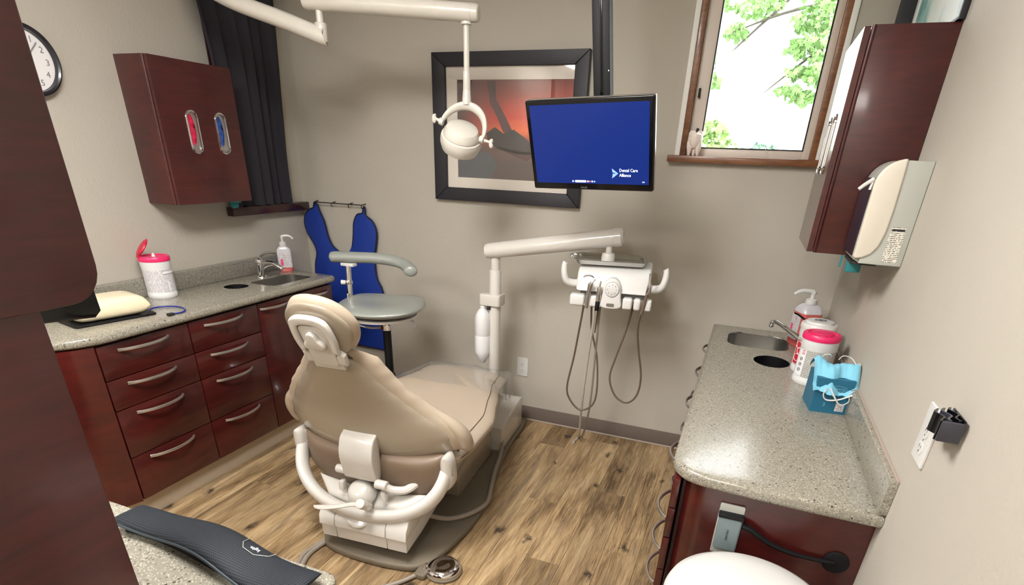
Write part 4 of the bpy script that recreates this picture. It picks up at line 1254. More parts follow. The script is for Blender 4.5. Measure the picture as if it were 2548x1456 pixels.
def backP(dv=0.0, dw=0.0, z1=0.955, zb0=0.405, wing=0.06):
    def P(a, b):
        s_ = (b + 1) / 2
        zb = zb0 + 0.09 * abs(a) ** 1.6
        zt = z1 - 0.045 * abs(a) ** 2.5
        z = zb + (zt - zb) * s_
        w = interp(WB, z) + dw
        v = 0.02 - 0.22 * (z - 0.5) / 0.45 + wing * abs(a) ** 3 - 0.05 * (1 - abs(a) ** 2) * math.exp(-((z - 0.50) / 0.12) ** 2) + dv
        return V(a * w - 0.012 - 0.030 * math.exp(-((z - 0.74) / 0.13) ** 2), v, z)
    return P


ch.part('back_shell', M().pad(backP(-0.006, -0.020, 0.938, 0.41, 0.045), 0.016, 36, 40, 8, 8), TANSHELL, ang=60)
BS = backP(0.002, -0.017, 0.941, 0.408, 0.045)
ch.part('shell_groove', M().tube([BS(-1, -1 + 2 * k / 30) for k in range(31)] + [BS(-1 + 2 * k / 20, 1) for k in range(1, 20)] + [BS(1, 1 - 2 * k / 30) for k in range(31)], 0.0055, 6), SEAM, ang=80)
ch.part('back_cushion', M().pad(backP(0.030, 0.022, 0.962, 0.43, 0.040), lambda a, b: (0.026 + 0.010 * abs(a) ** 4, 0.026 + 0.010 * abs(a) ** 4), 36, 40, 5, 6), VINYL, ang=60)
# rolled wing ends at the foot of the backrest
for s_ in (-1, 1):
    RB = backP(0.032, 0.004, 0.962, 0.43, 0.040)
    wp = [RB(s_, b) for b in (0.35, 0.15, -0.05, -0.25, -0.45, -0.62, -0.78, -0.90)]
    e0 = wp[-1]
    wp += [e0 + V(-s_ * 0.004, 0.020, -0.022), e0 + V(-s_ * 0.018, 0.040, -0.030)]
    wp = catmull(wp, 4)
    n = len(wp)
    ch.part('wing_bolster', M().tube(wp, [(0.006 + 0.026 * min(1, i_ / (n * 0.55))) * (1 if i_ < n - 6 else max(0.25, ((n - 1 - i_) / 6) ** 0.5)) for i_ in range(n)], 16), VINYL, ang=80)

# seat and leg rest
WS = [(-0.04, 0.30), (0.05, 0.345), (0.2, 0.365), (0.42, 0.365), (0.62, 0.315), (0.80, 0.262), (0.97, 0.245), (1.02, 0.235)]


def seatP(a, b):
    v = -0.02 + 1.02 * (b + 1) / 2
    w = interp(WS, v)
    z = 0.485 - 0.03 * (1 - abs(a) ** 2.5) * math.exp(-((v - 0.25) / 0.35) ** 2) + 0.01 * math.exp(-((v - 0.62) / 0.15) ** 2)
    return V(a * w, v - 0.03 * abs(a) ** 3 * (1 if v > 0.8 else 0), z - 0.022 * abs(a) ** 4)


ch.part('seat', M().pad(seatP, lambda a, b: (0.030, 0.075), 32, 44, 7, 10, Nf=lambda a, b: V(0, 0, 1)), VINYL, ang=55)
for s_ in (-1, 1):
    pts = [seatP(s_ * 0.86, -0.75 + 1.70 * k / 30) + V(0, 0, 0.0265) for k in range(31)]
    ch.part('seam', M().tube(pts, 0.0016, 5), SEAM)
    pts = [seatP(s_ * 0.995, -0.8 + 1.75 * k / 30) + V(s_ * 0.003, 0, -0.004) for k in range(31)]
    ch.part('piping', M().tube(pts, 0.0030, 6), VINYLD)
ch.part('seam', M().tube([seatP(-0.9 + 1.8 * k / 20, 0.70) + V(0, 0, 0.0275) for k in range(21)], 0.0014, 5), SEAM)
ch.part('seat_pan', M().pad(lambda a, b: V(a * interp(WS, 0.06 + 0.88 * (b + 1) / 2) * 0.86, 0.06 + 0.88 * (b + 1) / 2, 0.405), 0.030, 20, 24, 8, 8, Nf=lambda a, b: V(0, 0, 1)), TANSHELL)
ch.part('seat_rear_bolster', M().pad(lambda a, b: V(a * (0.315 - 0.10 * max(0, -b) ** 1.5), 0.02 - 0.02 * b, 0.375 + b * 0.115 + 0.02 * abs(a) ** 4 * (1 if b > 0 else 0)), 0.075, 24, 18, 5, 4, Nf=lambda a, b: V(0, -1, 0.1).normalized()), VINYLD, label='upholstered rear bolster with shade darkened into its vinyl')  # same upholstery as the seat, coloured darker for the shade under the backrest

# headrest
hc = V(-0.015, -0.232, 1.032)
hu = V(0, -0.42, 0.907); hn = V(0, -0.907, -0.42)


def headP(k=1.0, dn=0.0):
    def P(a, b):
        w = (0.138 - 0.030 * max(0, b) ** 2 - 0.012 * max(0, -b) ** 2) * k
        aa, bb = a * (1 - 0.40 * b * b) ** 0.5, b * (1 - 0.40 * a * a) ** 0.5
        return hc + V(1, 0, 0) * (aa * w * 1.06) + hu * (bb * 0.128 * k) + hn * (dn - 0.016 * abs(aa) ** 2.4)
    return P


ch.part('headrest_cushion', M().pad(headP(0.90, -0.020), 0.032, 26, 26, 3, 3, Nf=lambda a, b: hn), VINYL, ang=70)
ch.part('headrest_shell', M().pad(headP(0.84, 0.010), 0.012, 24, 24, 5, 5, Nf=lambda a, b: hn), TANSHELL, ang=70)
HF = lambda x, y, z: hc + V(1, 0, 0) * x + hu * y + hn * z
arch = [(-0.070, -0.075), (-0.078, -0.02), (-0.070, 0.045), (-0.045, 0.068), (0.0, 0.074), (0.045, 0.068), (0.070, 0.045), (0.078, -0.02), (0.070, -0.075)]
a2 = [(p.x, p.y) for p in catmull([(x, y, 0) for x, y in arch], 4)]
arin = [(x * 0.70, y * 0.70 - 0.008) for x, y in a2]
HFr = (hc, V(1, 0, 0), hu, hn)
ch.part('headrest_arch', M().slab(a2 + arin[::-1], 0.022, 0.044, fr=HFr, b=0.006), CREAMW, label='white arched headrest bracket')
ch.part('headrest_bracket', M().slab(rrect(-0.050, 0.050, -0.135, 0.035, 0.02, 5), 0.018, 0.036, fr=HFr, b=0.004), CREAMW)
kn = []
for k in range(48):
    a = 2 * PI * k / 48
    r_ = 0.034 + 0.008 * math.cos(3 * a + 0.5 * PI)
    kn.append((r_ * math.cos(a), r_ * math.sin(a) - 0.022))
ch.part('headrest_knob', M().slab(kn, 0.036, 0.056, fr=HFr, b=0.007).slab(circle2(0, -0.022, 0.044, 36), 0.030, 0.038, fr=HFr, b=0.002), CREAMW, ang=60, label='white three-lobed locking knob')
for s_ in (-1, 1):
    ch.part('headrest_wing', M().slab([(s_ * 0.045, -0.125), (s_ * 0.078, -0.130), (s_ * 0.082, -0.085), (s_ * 0.064, -0.070), (s_ * 0.048, -0.090)], 0.012, 0.034, fr=HFr, b=0.006), CREAMW)
ch.part('neck_rail', M().slab(rrect(-0.060, 0.060, -0.155, -0.125, 0.004, 3), 0.008, 0.028, fr=HFr, b=0.003), CREAMW)

# curved cover behind the back hinge
prof = [(-0.080, 0.575), (-0.102, 0.560), (-0.118, 0.520), (-0.122, 0.480), (-0.112, 0.430), (-0.100, 0.385), (-0.080, 0.375), (-0.06, 0.40), (-0.06, 0.57)]
pr_ = [(p.x, p.y) for p in catmull([(a, b, 0) for a, b in prof], 3, True)]
ch.part('hinge_cover', M().slab(pr_, -0.085, 0.062, fr=(V(0, 0, 0), V(0, 1, 0), V(0, 0, 1), V(1, 0, 0)), b=0.006), CREAMW, label='white curved hinge cover')
ch.part('hinge_stub', M().cyl((-0.125, -0.085, 0.405), (-0.08, -0.085, 0.405), 0.018, b=0.004), CREAMW)
ch.part('hinge_stub', M().cyl((0.055, -0.095, 0.375), (0.105, -0.095, 0.372), 0.020, b=0.004), CREAMW)
ch.part('hinge_arm', M().tube(catmull([(0.085, -0.095, 0.372), (0.12, -0.08, 0.350), (0.17, -0.06, 0.350), (0.21, -0.03, 0.38)]), 0.017, 10), CREAMW)

# yoke
yk = catmull([(-0.342, 0.030, 0.500), (-0.345, 0.010, 0.455), (-0.342, -0.020, 0.405), (-0.318, -0.055, 0.350), (-0.265, -0.085, 0.300), (-0.185, -0.108, 0.262), (-0.09, -0.120, 0.243), (0.0, -0.124, 0.238), (0.09, -0.120, 0.243), (0.185, -0.108, 0.262), (0.265, -0.085, 0.300), (0.318, -0.055, 0.350), (0.342, -0.020, 0.405), (0.345, 0.010, 0.455), (0.342, 0.030, 0.500)], 4)
n = len(yk)
yk = [V(p.x * 0.955 - 0.012, p.y, p.z - 0.008) for p in yk]
ch.part('yoke', M().tube(yk, [0.024 + 0.004 * math.sin(PI * i_ / (n - 1)) for i_ in range(n)], 16, ry=[0.030 + 0.012 * math.sin(PI * i_ / (n - 1)) for i_ in range(n)], up=(0, -0.6, 0.8)), CREAMW, ang=70)
ch.part('yoke_web', M().pad(lambda a, b: V(a * 0.26 * (1 - 0.15 * (1 - b)), -0.085 + 0.06 * (b + 1) / 2, 0.262 + 0.030 * b + 0.03 * a * a), 0.028, 20, 10, 5, 4, Nf=lambda a, b: V(0, -0.5, 0.87)), CREAMW, ang=70)
for s_ in (-1, 1):
    ch.part('pivot_knuckle', M().pad(lambda a, b: V(s_ * 0.336 - 0.012, 0.012 + a * 0.040 - 0.01 * b, 0.432 + b * 0.080), 0.028, 18, 22, 3, 3, Nf=lambda a, b: V(s_, 0, 0)), CREAMW, ang=70)
    kk = ch.part('pivot_cap', M().lathe([(0.001, 0.0), (0.026, 0.0), (0.026, 0.010), (0.022, 0.013), (0.001, 0.014)], (s_ * 0.350 - 0.012, 0.010, 0.440), (s_, 0, 0), 28), CREAMW, label='round pivot cap')
    ch.part('cap_ring', M().tube([V(s_ * 0.3615 - 0.012, 0.010 + 0.024 * math.cos(b), 0.440 + 0.024 * math.sin(b)) for b in [2 * PI * j / 28 for j in range(28)]], 0.0012, 5, closed=True), SEAM, parent=kk)
ch.part('knob_housing', M().lathe([(0.060, 0), (0.058, 0.02), (0.046, 0.045), (0.030, 0.055), (0.001, 0.057)], (-0.02, -0.080, 0.300), (0, -0.55, 0.83), 28), CREAMW)
for x, z in ((-0.105, 0.330), (0.085, 0.320)):
    ch.part('stop_tab', M().box(x - 0.012, x + 0.012, -0.105, -0.07, z - 0.02, z + 0.025, 0.008), CREAMW)
# hand lever
ch.part('lever', M().tube(catmull([(0.045, -0.190, 0.330), (0.0, -0.195, 0.325), (-0.06, -0.200, 0.305), (-0.13, -0.200, 0.285), (-0.175, -0.195, 0.275)]), [0.014, 0.013, 0.012, 0.012, 0.012, 0.013, 0.013, 0.013, 0.013, 0.014, 0.014, 0.014, 0.015, 0.015, 0.015, 0.015, 0.015, 0.015, 0.014, 0.014, 0.013, 0.011, 0.009, 0.007, 0.004][:25], 10, ry=0.007), CREAMW, label='grey-white hand lever')
ch.part('lever_hub', M().cyl((0.045, -0.150, 0.300), (0.045, -0.205, 0.345), 0.020, b=0.004), CREAMW)

# lower sloping lift casing
FX = (V(0, 0, 0), V(0, 1, 0), V(0, 0, 1), V(1, 0, 0))
up_ = [(-0.150, 0.160), (-0.146, 0.200), (-0.118, 0.236), (-0.05, 0.250), (0.55, 0.375), (0.55, 0.300), (-0.05, 0.176)]
lo_ = [(-0.140, 0.098), (-0.143, 0.155), (-0.05, 0.172), (0.55, 0.295), (0.55, 0.235), (0.0, 0.112)]
for xa, xb in ((-0.200, -0.128), (-0.126, 0.108), (0.110, 0.202)):
    ch.part('lift_casing', M().slab(up_, xa, xb, fr=FX, b=0.003), CREAMW)
    ch.part('lift_casing_base', M().slab(lo_, xa + 0.004 * (xa < -0.19), xb - 0.004 * (xb > 0.19), fr=FX, b=0.003), TANSHELL if False else CREAMW)
ch.part('casing_scoop', M().lathe([(0.062, 0), (0.060, 0.004), (0.050, 0.008), (0.001, 0.009)], (-0.02, -0.112, 0.222), (0, -0.62, 0.78), 32), CREAMW)
ch.part('lift_arm', M().slab([(0.50, 0.23), (0.50, 0.37), (0.95, 0.40), (0.95, 0.33)], -0.13, 0.13, fr=FX, b=0.01), DARKMECH)
ch.part('lift_arm', M().slab([(0.10, 0.03), (0.05, 0.13), (0.45, 0.235), (0.62, 0.16), (0.55, 0.03)], -0.11, 0.11, fr=FX, b=0.01), DARKMECH)
ch.part('pump_cover', M().slab([(0.42, 0.03), (0.40, 0.14), (0.56, 0.26), (0.78, 0.285), (0.87, 0.20), (0.90, 0.03)], -0.19, 0.195, fr=FX, b=0.02), TANSHELL, label='tan pump housing')
bp = [(-0.285, 0.0), (-0.246, -0.074), (-0.204, -0.119), (-0.10, -0.146), (0.02, -0.156), (0.14, -0.152), (0.232, -0.128), (0.285, -0.04), (0.318, 0.10), (0.338, 0.25), (0.335, 0.45), (0.305, 0.65), (0.265, 0.90), (0.25, 1.15), (0.245, 1.38), (0.20, 1.455), (0.0, 1.462), (-0.20, 1.455), (-0.245, 1.38), (-0.25, 1.15), (-0.265, 0.90), (-0.305, 0.65), (-0.33, 0.42), (-0.33, 0.20)]
ch.part('base_plate', M().slab([(p.x, p.y) for p in catmull([(a, b, 0) for a, b in bp], 4, True)], 0.0005, 0.034, b=0.012), BASEPL, ang=50, label='grey-brown textured base plate')
ch.part('junction_box', M().slab([(0.945, 0.034), (0.945, 0.175), (1.27, 0.235), (1.33, 0.225), (1.34, 0.034)], -0.20, 0.235, fr=FX, b=0.012), CREAMW, label='white junction box at the foot end')
# power cord on the right of the base
ch.part('cord', M().tube(catmull([(0.16, 0.12, 0.11), (0.24, 0.17, 0.075), (0.31, 0.26, 0.06), (0.35, 0.38, 0.055), (0.325, 0.52, 0.06), (0.285, 0.68, 0.055), (0.255, 0.85, 0.05), (0.235, 0.95, 0.08), (0.21, 1.00, 0.12)], 6), 0.011, 10), HOSE, label='grey power cord')

# clear film over the foot end
t = T('plastic_cover', 'clear plastic film draped over the foot end of the beige chair', 'cover', CO, CRZ, local=True)
q = M()
na, nb = 24, 16
vv = []
for j in range(nb + 1):
    for i_ in range(na + 1):
        a = -1.0 + 2.0 * i_ / na
        b = j / nb
        s_ = 0.68 + b * 0.52
        if s_ < 1.0:
            p = seatP(a * 0.999, 2 * s_ / 1.02 * 0.98 - 1.0)
            z = p.z + 0.033 + 0.006 * math.sin(9 * a + 14 * b) * abs(math.sin(7 * b + 3 * a))
            u, v = p.x * 1.05, -0.02 + 1.02 * s_
        else:
            over = s_ - 1.0
            u = a * 0.258; v = 1.02 + 0.012 * math.sin(12 * a); z = 0.505 - over * 0.9 + 0.006 * math.sin(8 * a)
        if abs(a) > 0.95:
            z -= 0.012
        vv.append((u, v, z))
q.add(vv, [(j * (na + 1) + i_, j * (na + 1) + i_ + 1, (j + 1) * (na + 1) + i_ + 1, (j + 1) * (na + 1) + i_) for j in range(nb) for i_ in range(na)])
# right-hand side skirt of the film, hanging free
vv = []
for j in range(13):
    v = 0.74 + 0.28 * j / 12
    w = interp(WS, v) * 1.04 + 0.004
    for k in range(7):
        dz = k / 6
        vv.append((w + 0.012 * dz + 0.012 * math.sin(j * 1.4 + k) * dz, v + 0.03 * dz, 0.488 - 0.012 - 0.13 * dz * (0.4 + 0.6 * j / 12)))
q.add(vv, [(j * 7 + k, j * 7 + k + 1, (j + 1) * 7 + k + 1, (j + 1) * 7 + k) for j in range(12) for k in range(6)])
t.part('film', q, FILM, ang=80)

# ------------------------------------------------------------------ delivery unit behind the foot end
t = T('delivery_unit', 'white instrument delivery unit on post and long arm against the back wall', 'dental unit', (-1.21, 2.80, 0.235))
t.part('post', M().cyl((-1.212, 2.80, 0.232), (-1.212, 2.80, 1.01), 0.032, b=0.003), CREAMW)
t.part('post_neck', M().cyl((-1.212, 2.80, 1.01), (-1.212, 2.80, 1.08), 0.025), CREAMW)
B0, B1 = V(-1.262, 2.79, 1.103), V(-0.548, 2.82, 1.226)
dB = (B1 - B0).normalized()
t.part('arm', M().tube([B0, B0 + dB * 0.004, B0 + dB * 0.02, B1 - dB * 0.05, B1 - dB * 0.045, B1 - dB * 0.044, B1 - dB * 0.01, B1], [0.034, 0.042, 0.044, 0.044, 0.0435, 0.046, 0.046, 0.032], 26, ry=[0.028, 0.036, 0.040, 0.043, 0.0425, 0.045, 0.044, 0.030], up=(0, 0, 1)), CREAMW)
t.part('head_stem', M().lathe([(0.016, 0.0), (0.016, -0.030), (0.030, -0.034), (0.034, -0.050), (0.034, -0.072)], (-0.612, 2.81, 1.180), seg=24), CREAMW)
t.part('bottle_bracket', M().slab(rrect(-1.290, -1.168, 2.755, 2.845, 0.015, 4), 0.822, 0.884, b=0.006), CREAMW)
t.part('bracket_clip', M().box(-1.245, -1.225, 2.76, 2.78, 0.800, 0.823, 0.003), DARKMECH)
UR = R(8)
uc = V(-0.555, 2.79, 0)
mu = Matrix.Translation(uc + V(-0.008, 0, 0)) @ Matrix.Rotation(UR, 4, 'Z') @ Matrix.Scale(0.94, 4, (1, 0, 0))
# housing profile (y, z) extruded across
hp = [(-0.115, 0.985), (-0.125, 1.010), (-0.110, 1.055), (-0.085, 1.082), (-0.02, 1.098), (0.12, 1.104), (0.14, 1.075), (0.13, 1.015), (0.09, 0.985)]
hb = t.part('housing', M().slab([(p.x, p.y) for p in catmull([(a, b, 0) for a, b in hp], 3, True)], -0.185, 0.185, fr=(V(0, 0, 0), V(0, 1, 0), V(0, 0, 1), V(1, 0, 0)), b=0.015).mv(mu), WHITE, ang=45)
t.part('housing_gap', M().box(-0.165, 0.170, -0.100, 0.08, 0.960, 0.988, 0.003).mv(mu), mat('grey gap strip', S(110, 112, 104), 0.6))
for s_ in (-1, 1):
    hk = catmull([(s_ * 0.165, -0.05, 1.010), (s_ * 0.205, -0.07, 1.008), (s_ * 0.240, -0.09, 1.022), (s_ * 0.254, -0.10, 1.055), (s_ * 0.256, -0.10, 1.095), (s_ * 0.250, -0.10, 1.110)], 4)
    n = len(hk)
    t.part('side_handle', M().tube(hk, [0.026 - 0.013 * i_ / (n - 1) for i_ in range(n)], 12, ry=[0.022 - 0.009 * i_ / (n - 1) for i_ in range(n)]).mv(mu), WHITE, ang=60)
# holder bar with separate holders
t.part('holder_bar', M().box(-0.16, 0.16, -0.10, -0.05, 0.930, 0.962, 0.006).mv(mu), WHITE)
hx = [(-0.205, -0.128), (-0.124, -0.064), (0.062, 0.104), (0.110, 0.200)]
for xa, xb in ((-0.210, -0.135), (-0.122, -0.062), (0.060, 0.108), (0.116, 0.150), (0.164, 0.205), (-0.060, -0.048)):
    t.part('holder', M().box(xa, xb, -0.150, -0.095, 0.918 - 0.0, 0.972, 0.010, seg=3).mv(mu), WHITE)
pod = t.part('control_pod', M().slab([(p.x, p.y) for p in catmull([(-0.052, 0.925, 0), (-0.050, 0.965, 0), (-0.040, 1.03, 0), (-0.02, 1.055, 0), (0.0, 1.06, 0), (0.02, 1.055, 0), (0.040, 1.03, 0), (0.050, 0.965, 0), (0.052, 0.925, 0), (0.0, 0.916, 0)], 3, True)], 0.105, 0.155, fr=(V(0, 0, 0), V(1, 0, 0), V(0, 0, 1), V(0, -1, 0)), b=0.008).mv(mu), WHITE, ang=50)
t.part('dial', M().lathe([(0.001, 0), (0.034, 0.0), (0.034, 0.004), (0.031, 0.006), (0.001, 0.006)], (0.002, -0.155, 1.010), (0, -1, 0), 36).mv(mu), WHITE, parent=pod, label='round control dial')
ringq = M().tube([V(0.002 + 0.0345 * math.cos(b), -0.158, 1.010 + 0.0345 * math.sin(b)) for b in [2 * PI * j / 36 for j in range(36)]], 0.001, 5, closed=True)
for k in range(8):
    a = R(45 * k)
    ringq.lathe([(0.001, 0), (0.0025, 0), (0.0025, 0.0006), (0.001, 0.0006)], (0.002 + 0.022 * math.cos(a), -0.161, 1.010 + 0.022 * math.sin(a)), (0, -1, 0), 8)
t.part('dial_marks', ringq.mv(mu), GREYIN, parent=pod)
t.part('pod_window', M().slab(rrect(-0.020, 0.020, 0.928, 0.944, 0.006, 4), 0.1545, 0.157, fr=(V(0, 0, 0), V(1, 0, 0), V(0, 0, 1), V(0, -1, 0))).mv(mu), mat('smoky pod window', S(120, 112, 104), 0.3), parent=pod)
t.part('housing_clip', M().tube([V(-0.125 + 0.026 * math.cos(b), -0.122 + 0.004, 1.050 + 0.010 * math.sin(b)) for b in [PI * j / 10 for j in range(11)]], 0.0018, 6).mv(mu), DARKIN)
TRS = M()


def handpiece(name, label, x, ztop, hose_pts, hm, kindp=0):
    base = mu @ V(x, -0.155, 0)
    bx, by = base.x, base.y
    t_ = T(name, label, 'dental tool', (bx, by, 0.90), group=None)
    if kindp == 0:
        t_.part('handle', M().tube([(bx - 0.012, by, 0.912), (bx - 0.008, by - 0.004, 0.96), (bx - 0.002, by - 0.006, 1.01), (bx + 0.002, by - 0.006, 1.025), (bx + 0.003, by - 0.006, 1.030)], [0.008, 0.0085, 0.011, 0.014, 0.010], 12), STEEL)
        t_.part('nozzle', M().tube(catmull([(bx + 0.004, by - 0.006, 1.028), (bx + 0.014, by - 0.006, 1.040), (bx + 0.022, by - 0.006, 1.052)]), 0.0028, 8).cyl((bx + 0.0, by - 0.006, 1.02), (bx + 0.008, by - 0.006, 1.036), 0.010, b=0.002), CHROME)
    elif kindp == 1:
        t_.part('handle', M().cyl((bx - 0.002, by, 0.95), (bx + 0.002, by - 0.006, 1.018), 0.0115, 0.0125, b=0.002), STEEL)
        t_.part('nozzle', M().cyl((bx + 0.002, by - 0.006, 1.018), (bx + 0.005, by - 0.006, 1.046), 0.0045, 0.0035), STEEL)
        t_.part('grip', M().cyl((bx - 0.004, by, 0.905), (bx - 0.002, by, 0.95), 0.0105, b=0.002), BLACK)
    else:
        t_.part('handle', M().tube([(bx - 0.004, by, 1.000), (bx + 0.002, by - 0.003, 1.03), (bx + 0.0, by - 0.003, 1.06), (bx, by - 0.003, 1.095)], [0.010, 0.013, 0.006, 0.0065], 12), CHROME)
        t_.part('grip', M().tube([(bx - 0.018, by, 0.905), (bx - 0.012, by, 0.95), (bx - 0.004, by, 1.0)], [0.0075, 0.008, 0.007], 10), HOSED)
    t_.part('hose', M().tube(catmull(hose_pts, 6), 0.0052 if kindp != 1 else 0.0068, 8), hm)
    return t_


handpiece('air_syringe', 'chrome syringe in the leftmost holder of the delivery unit with looping hose', -0.108, 1.03, [(-0.672, 2.64, 0.915), (-0.690, 2.68, 0.82), (-0.725, 2.74, 0.62), (-0.755, 2.76, 0.44), (-0.735, 2.77, 0.36), (-0.675, 2.78, 0.305), (-0.610, 2.78, 0.345), (-0.592, 2.78, 0.44), (-0.610, 2.78, 0.62), (-0.650, 2.76, 0.78), (-0.662, 2.76, 0.93)], HOSED, 0)
handpiece('suction_tip', 'black-gripped steel handpiece second from left on the delivery unit', -0.062, 1.03, [(-0.617, 2.637, 0.91), (-0.622, 2.67, 0.83), (-0.650, 2.74, 0.62), (-0.672, 2.80, 0.36), (-0.700, 2.92, 0.10), (-0.730, 3.02, 0.012), (-0.738, 2.95, 0.008)], HOSEL, 1)
handpiece('handpiece', 'thin chrome handpiece in the rightmost holder with brown hose loop', 0.180, 1.03, [(-0.395, 2.665, 0.91), (-0.405, 2.70, 0.82), (-0.392, 2.74, 0.70), (-0.365, 2.76, 0.56), (-0.375, 2.77, 0.45), (-0.425, 2.78, 0.395), (-0.490, 2.78, 0.425), (-0.530, 2.78, 0.52), (-0.510, 2.78, 0.64), (-0.470, 2.77, 0.80), (-0.450, 2.765, 0.93)], HOSED, 2)
# second floor-reaching hose belongs to the unit
t.part('hose', M().tube(catmull([(-0.600, 2.70, 0.93), (-0.612, 2.74, 0.84), (-0.620, 2.78, 0.60), (-0.640, 2.86, 0.30), (-0.690, 2.98, 0.06), (-0.722, 3.05, 0.010), (-0.74, 3.00, 0.008)], 6), 0.0052, 8), HOSE)
t.part('hose', M().tube(catmull([(-0.600, 2.665, 0.92), (-0.606, 2.68, 0.90), (-0.618, 2.72, 0.84), (-0.628, 2.75, 0.76)], 6), [0.008, 0.003], 8), HOSED)

# instrument tray
tr = T('instrument_tray', 'shiny steel tray resting on top of the delivery unit', 'tray', (-0.60, 2.83, 1.106))
mt_ = Matrix.Translation((-0.600, 2.815, 1.1045)) @ Matrix.Rotation(R(13), 4, 'Z')
ot = rrect(-0.175, 0.175, -0.125, 0.125, 0.035, 6)
n = len(ot)
lv = [(0.0, 0.020), (0.003, 0.0215), (0.0, 0.0225), (-0.006, 0.021), (-0.012, 0.010), (-0.018, 0.003), (-0.025, 0.0015)]
q = M()
vv = []
for d_, z in lv:
    vv += [(x, y, z) for x, y in offset_poly(ot, d_)]
ff = [(i_ * n + k, i_ * n + (k + 1) % n, (i_ + 1) * n + (k + 1) % n, (i_ + 1) * n + k) for i_ in range(len(lv) - 1) for k in range(n)]
ff.append(tuple((len(lv) - 1) * n + k for k in range(n)))
q.add(vv, ff)
lv2 = [(0.0, 0.020), (-0.008, 0.018), (-0.014, 0.008), (-0.020, 0.0), (-0.025, 0.0)]
vv = []
for d_, z in lv2:
    vv += [(x, y, z) for x, y in offset_poly(ot, d_)]
ff = [(i_ * n + k, i_ * n + (k + 1) % n, (i_ + 1) * n + (k + 1) % n, (i_ + 1) * n + k) for i_ in range(len(lv2) - 1) for k in range(n)]
ff.append(tuple((len(lv2) - 1) * n + k for k in range(n)))
q.add(vv, ff)
tr.part('pan', q.mv(mt_), SINKM, ang=50)
for s_ in (-1,):
    tr.part('grip', M().tube(catmull([(s_ * 0.170, 0.035, 0.020), (s_ * 0.195, 0.035, 0.024), (s_ * 0.198, 0.0, 0.026), (s_ * 0.195, -0.035, 0.024), (s_ * 0.170, -0.035, 0.020)]), 0.004, 8).mv(mt_), CHROME)

# water bottle
solo('water_bottle', 'white water bottle hanging from the bracket on the delivery post', 'bottle',
     M().lathe([(0.001, 0.0), (0.012, 0.0), (0.020, 0.010), (0.030, 0.030), (0.044, 0.060), (0.0455, 0.075), (0.0455, 0.160), (0.0435, 0.164), (0.0455, 0.168), (0.0455, 0.255), (0.040, 0.280), (0.026, 0.302), (0.016, 0.312), (0.016, 0.330), (0.001, 0.331)], (-1.272, 2.775, 0.4905), seg=32), WHITEB, (-1.272, 2.775, 0.49))

# ------------------------------------------------------------------ foot pedal
t = T('foot_pedal', 'round chrome foot pedal on the floor beside the chair base', 'pedal', (-0.912, 1.585, 0))
t.part('base', M().slab([(p.x, p.y) for p in catmull([(-0.900 + 0.077 * math.cos(a), 1.585 + 0.077 * math.sin(a), 0) for a in [2 * PI * k / 24 for k in range(24)]], 2, True)], 0.0005, 0.014, b=0.005), BASEPL)
t.part('disc', M().lathe([(0.070, 0.014), (0.072, 0.020), (0.066, 0.032), (0.045, 0.040), (0.020, 0.036), (0.001, 0.034)], (-0.900, 1.585, 0), seg=44), CHROME, ang=60)
t.part('switch_block', M().slab(rrect(-0.995, -0.945, 1.500, 1.565, 0.010), 0.0005, 0.026, b=0.005), BASEPL)
t.part('toggle', M().tube([(-0.965, 1.545, 0.026), (-0.960, 1.548, 0.036), (-0.960, 1.550, 0.050)], [0.010, 0.008, 0.006], 10), CHROME)
t.part('cord', M().tube(catmull([(-0.985, 1.51, 0.014), (-1.02, 1.455, 0.011), (-1.06, 1.41, 0.010), (-1.12, 1.36, 0.010), (-1.22, 1.31, 0.010)], 6), 0.009, 8), HOSE)
t = T('floor_hose', 'pair of grey hoses running from the left rear corner of the chair base', 'hose', (-1.46, 1.46, 0))
for k in range(2):
    t.part('hose', M().tube(catmull([(-1.435 - 0.02 * k, 1.600, 0.028), (-1.455 - 0.016 * k, 1.545, 0.016), (-1.470 - 0.014 * k, 1.50, 0.0105), (-1.472 - 0.020 * k, 1.44, 0.0105), (-1.452 - 0.022 * k, 1.38, 0.0105), (-1.42 - 0.022 * k, 1.31, 0.0105), (-1.38 - 0.02 * k, 1.22, 0.0105)], 6), 0.010, 8), HOSE)

# ------------------------------------------------------------------ outlets


def duplex(name, label, o, ex, ez, n_, w, h, yoff=0.0):
    t_ = T(name, label, 'outlet', tuple(o))
    F_ = (o, ex, ez, n_)
    t_.part('plate', M().slab(rrect(-w / 2, w / 2, -h / 2, h / 2, 0.003, 3), 0.0003, 0.006, fr=F_, b=0.0015), WHITE)
    for s_ in (-1, 1):
        cz = s_ * 0.0195 + yoff
        fc = t_.part('socket', M().slab(rrect(-0.017, 0.017, cz - 0.0145, cz + 0.0145, 0.010, 5), 0.006, 0.0075, fr=F_, b=0.0006), WHITE)
        q_ = M()
        for dx in (-0.006, 0.006):
            q_.slab([(dx - 0.001, cz + 0.000), (dx + 0.001, cz + 0.000), (dx + 0.001, cz + 0.008), (dx - 0.001, cz + 0.008)], 0.0075, 0.0078, fr=F_)
        q_.slab(circle2(0, cz - 0.007, 0.0022, 10), 0.0075, 0.0078, fr=F_)
        t_.part('slots', q_, DARKIN, parent=fc)
    t_.part('screw', M().slab(circle2(0, yoff, 0.0022, 10), 0.006, 0.0072, fr=F_), GREYIN)
    return t_


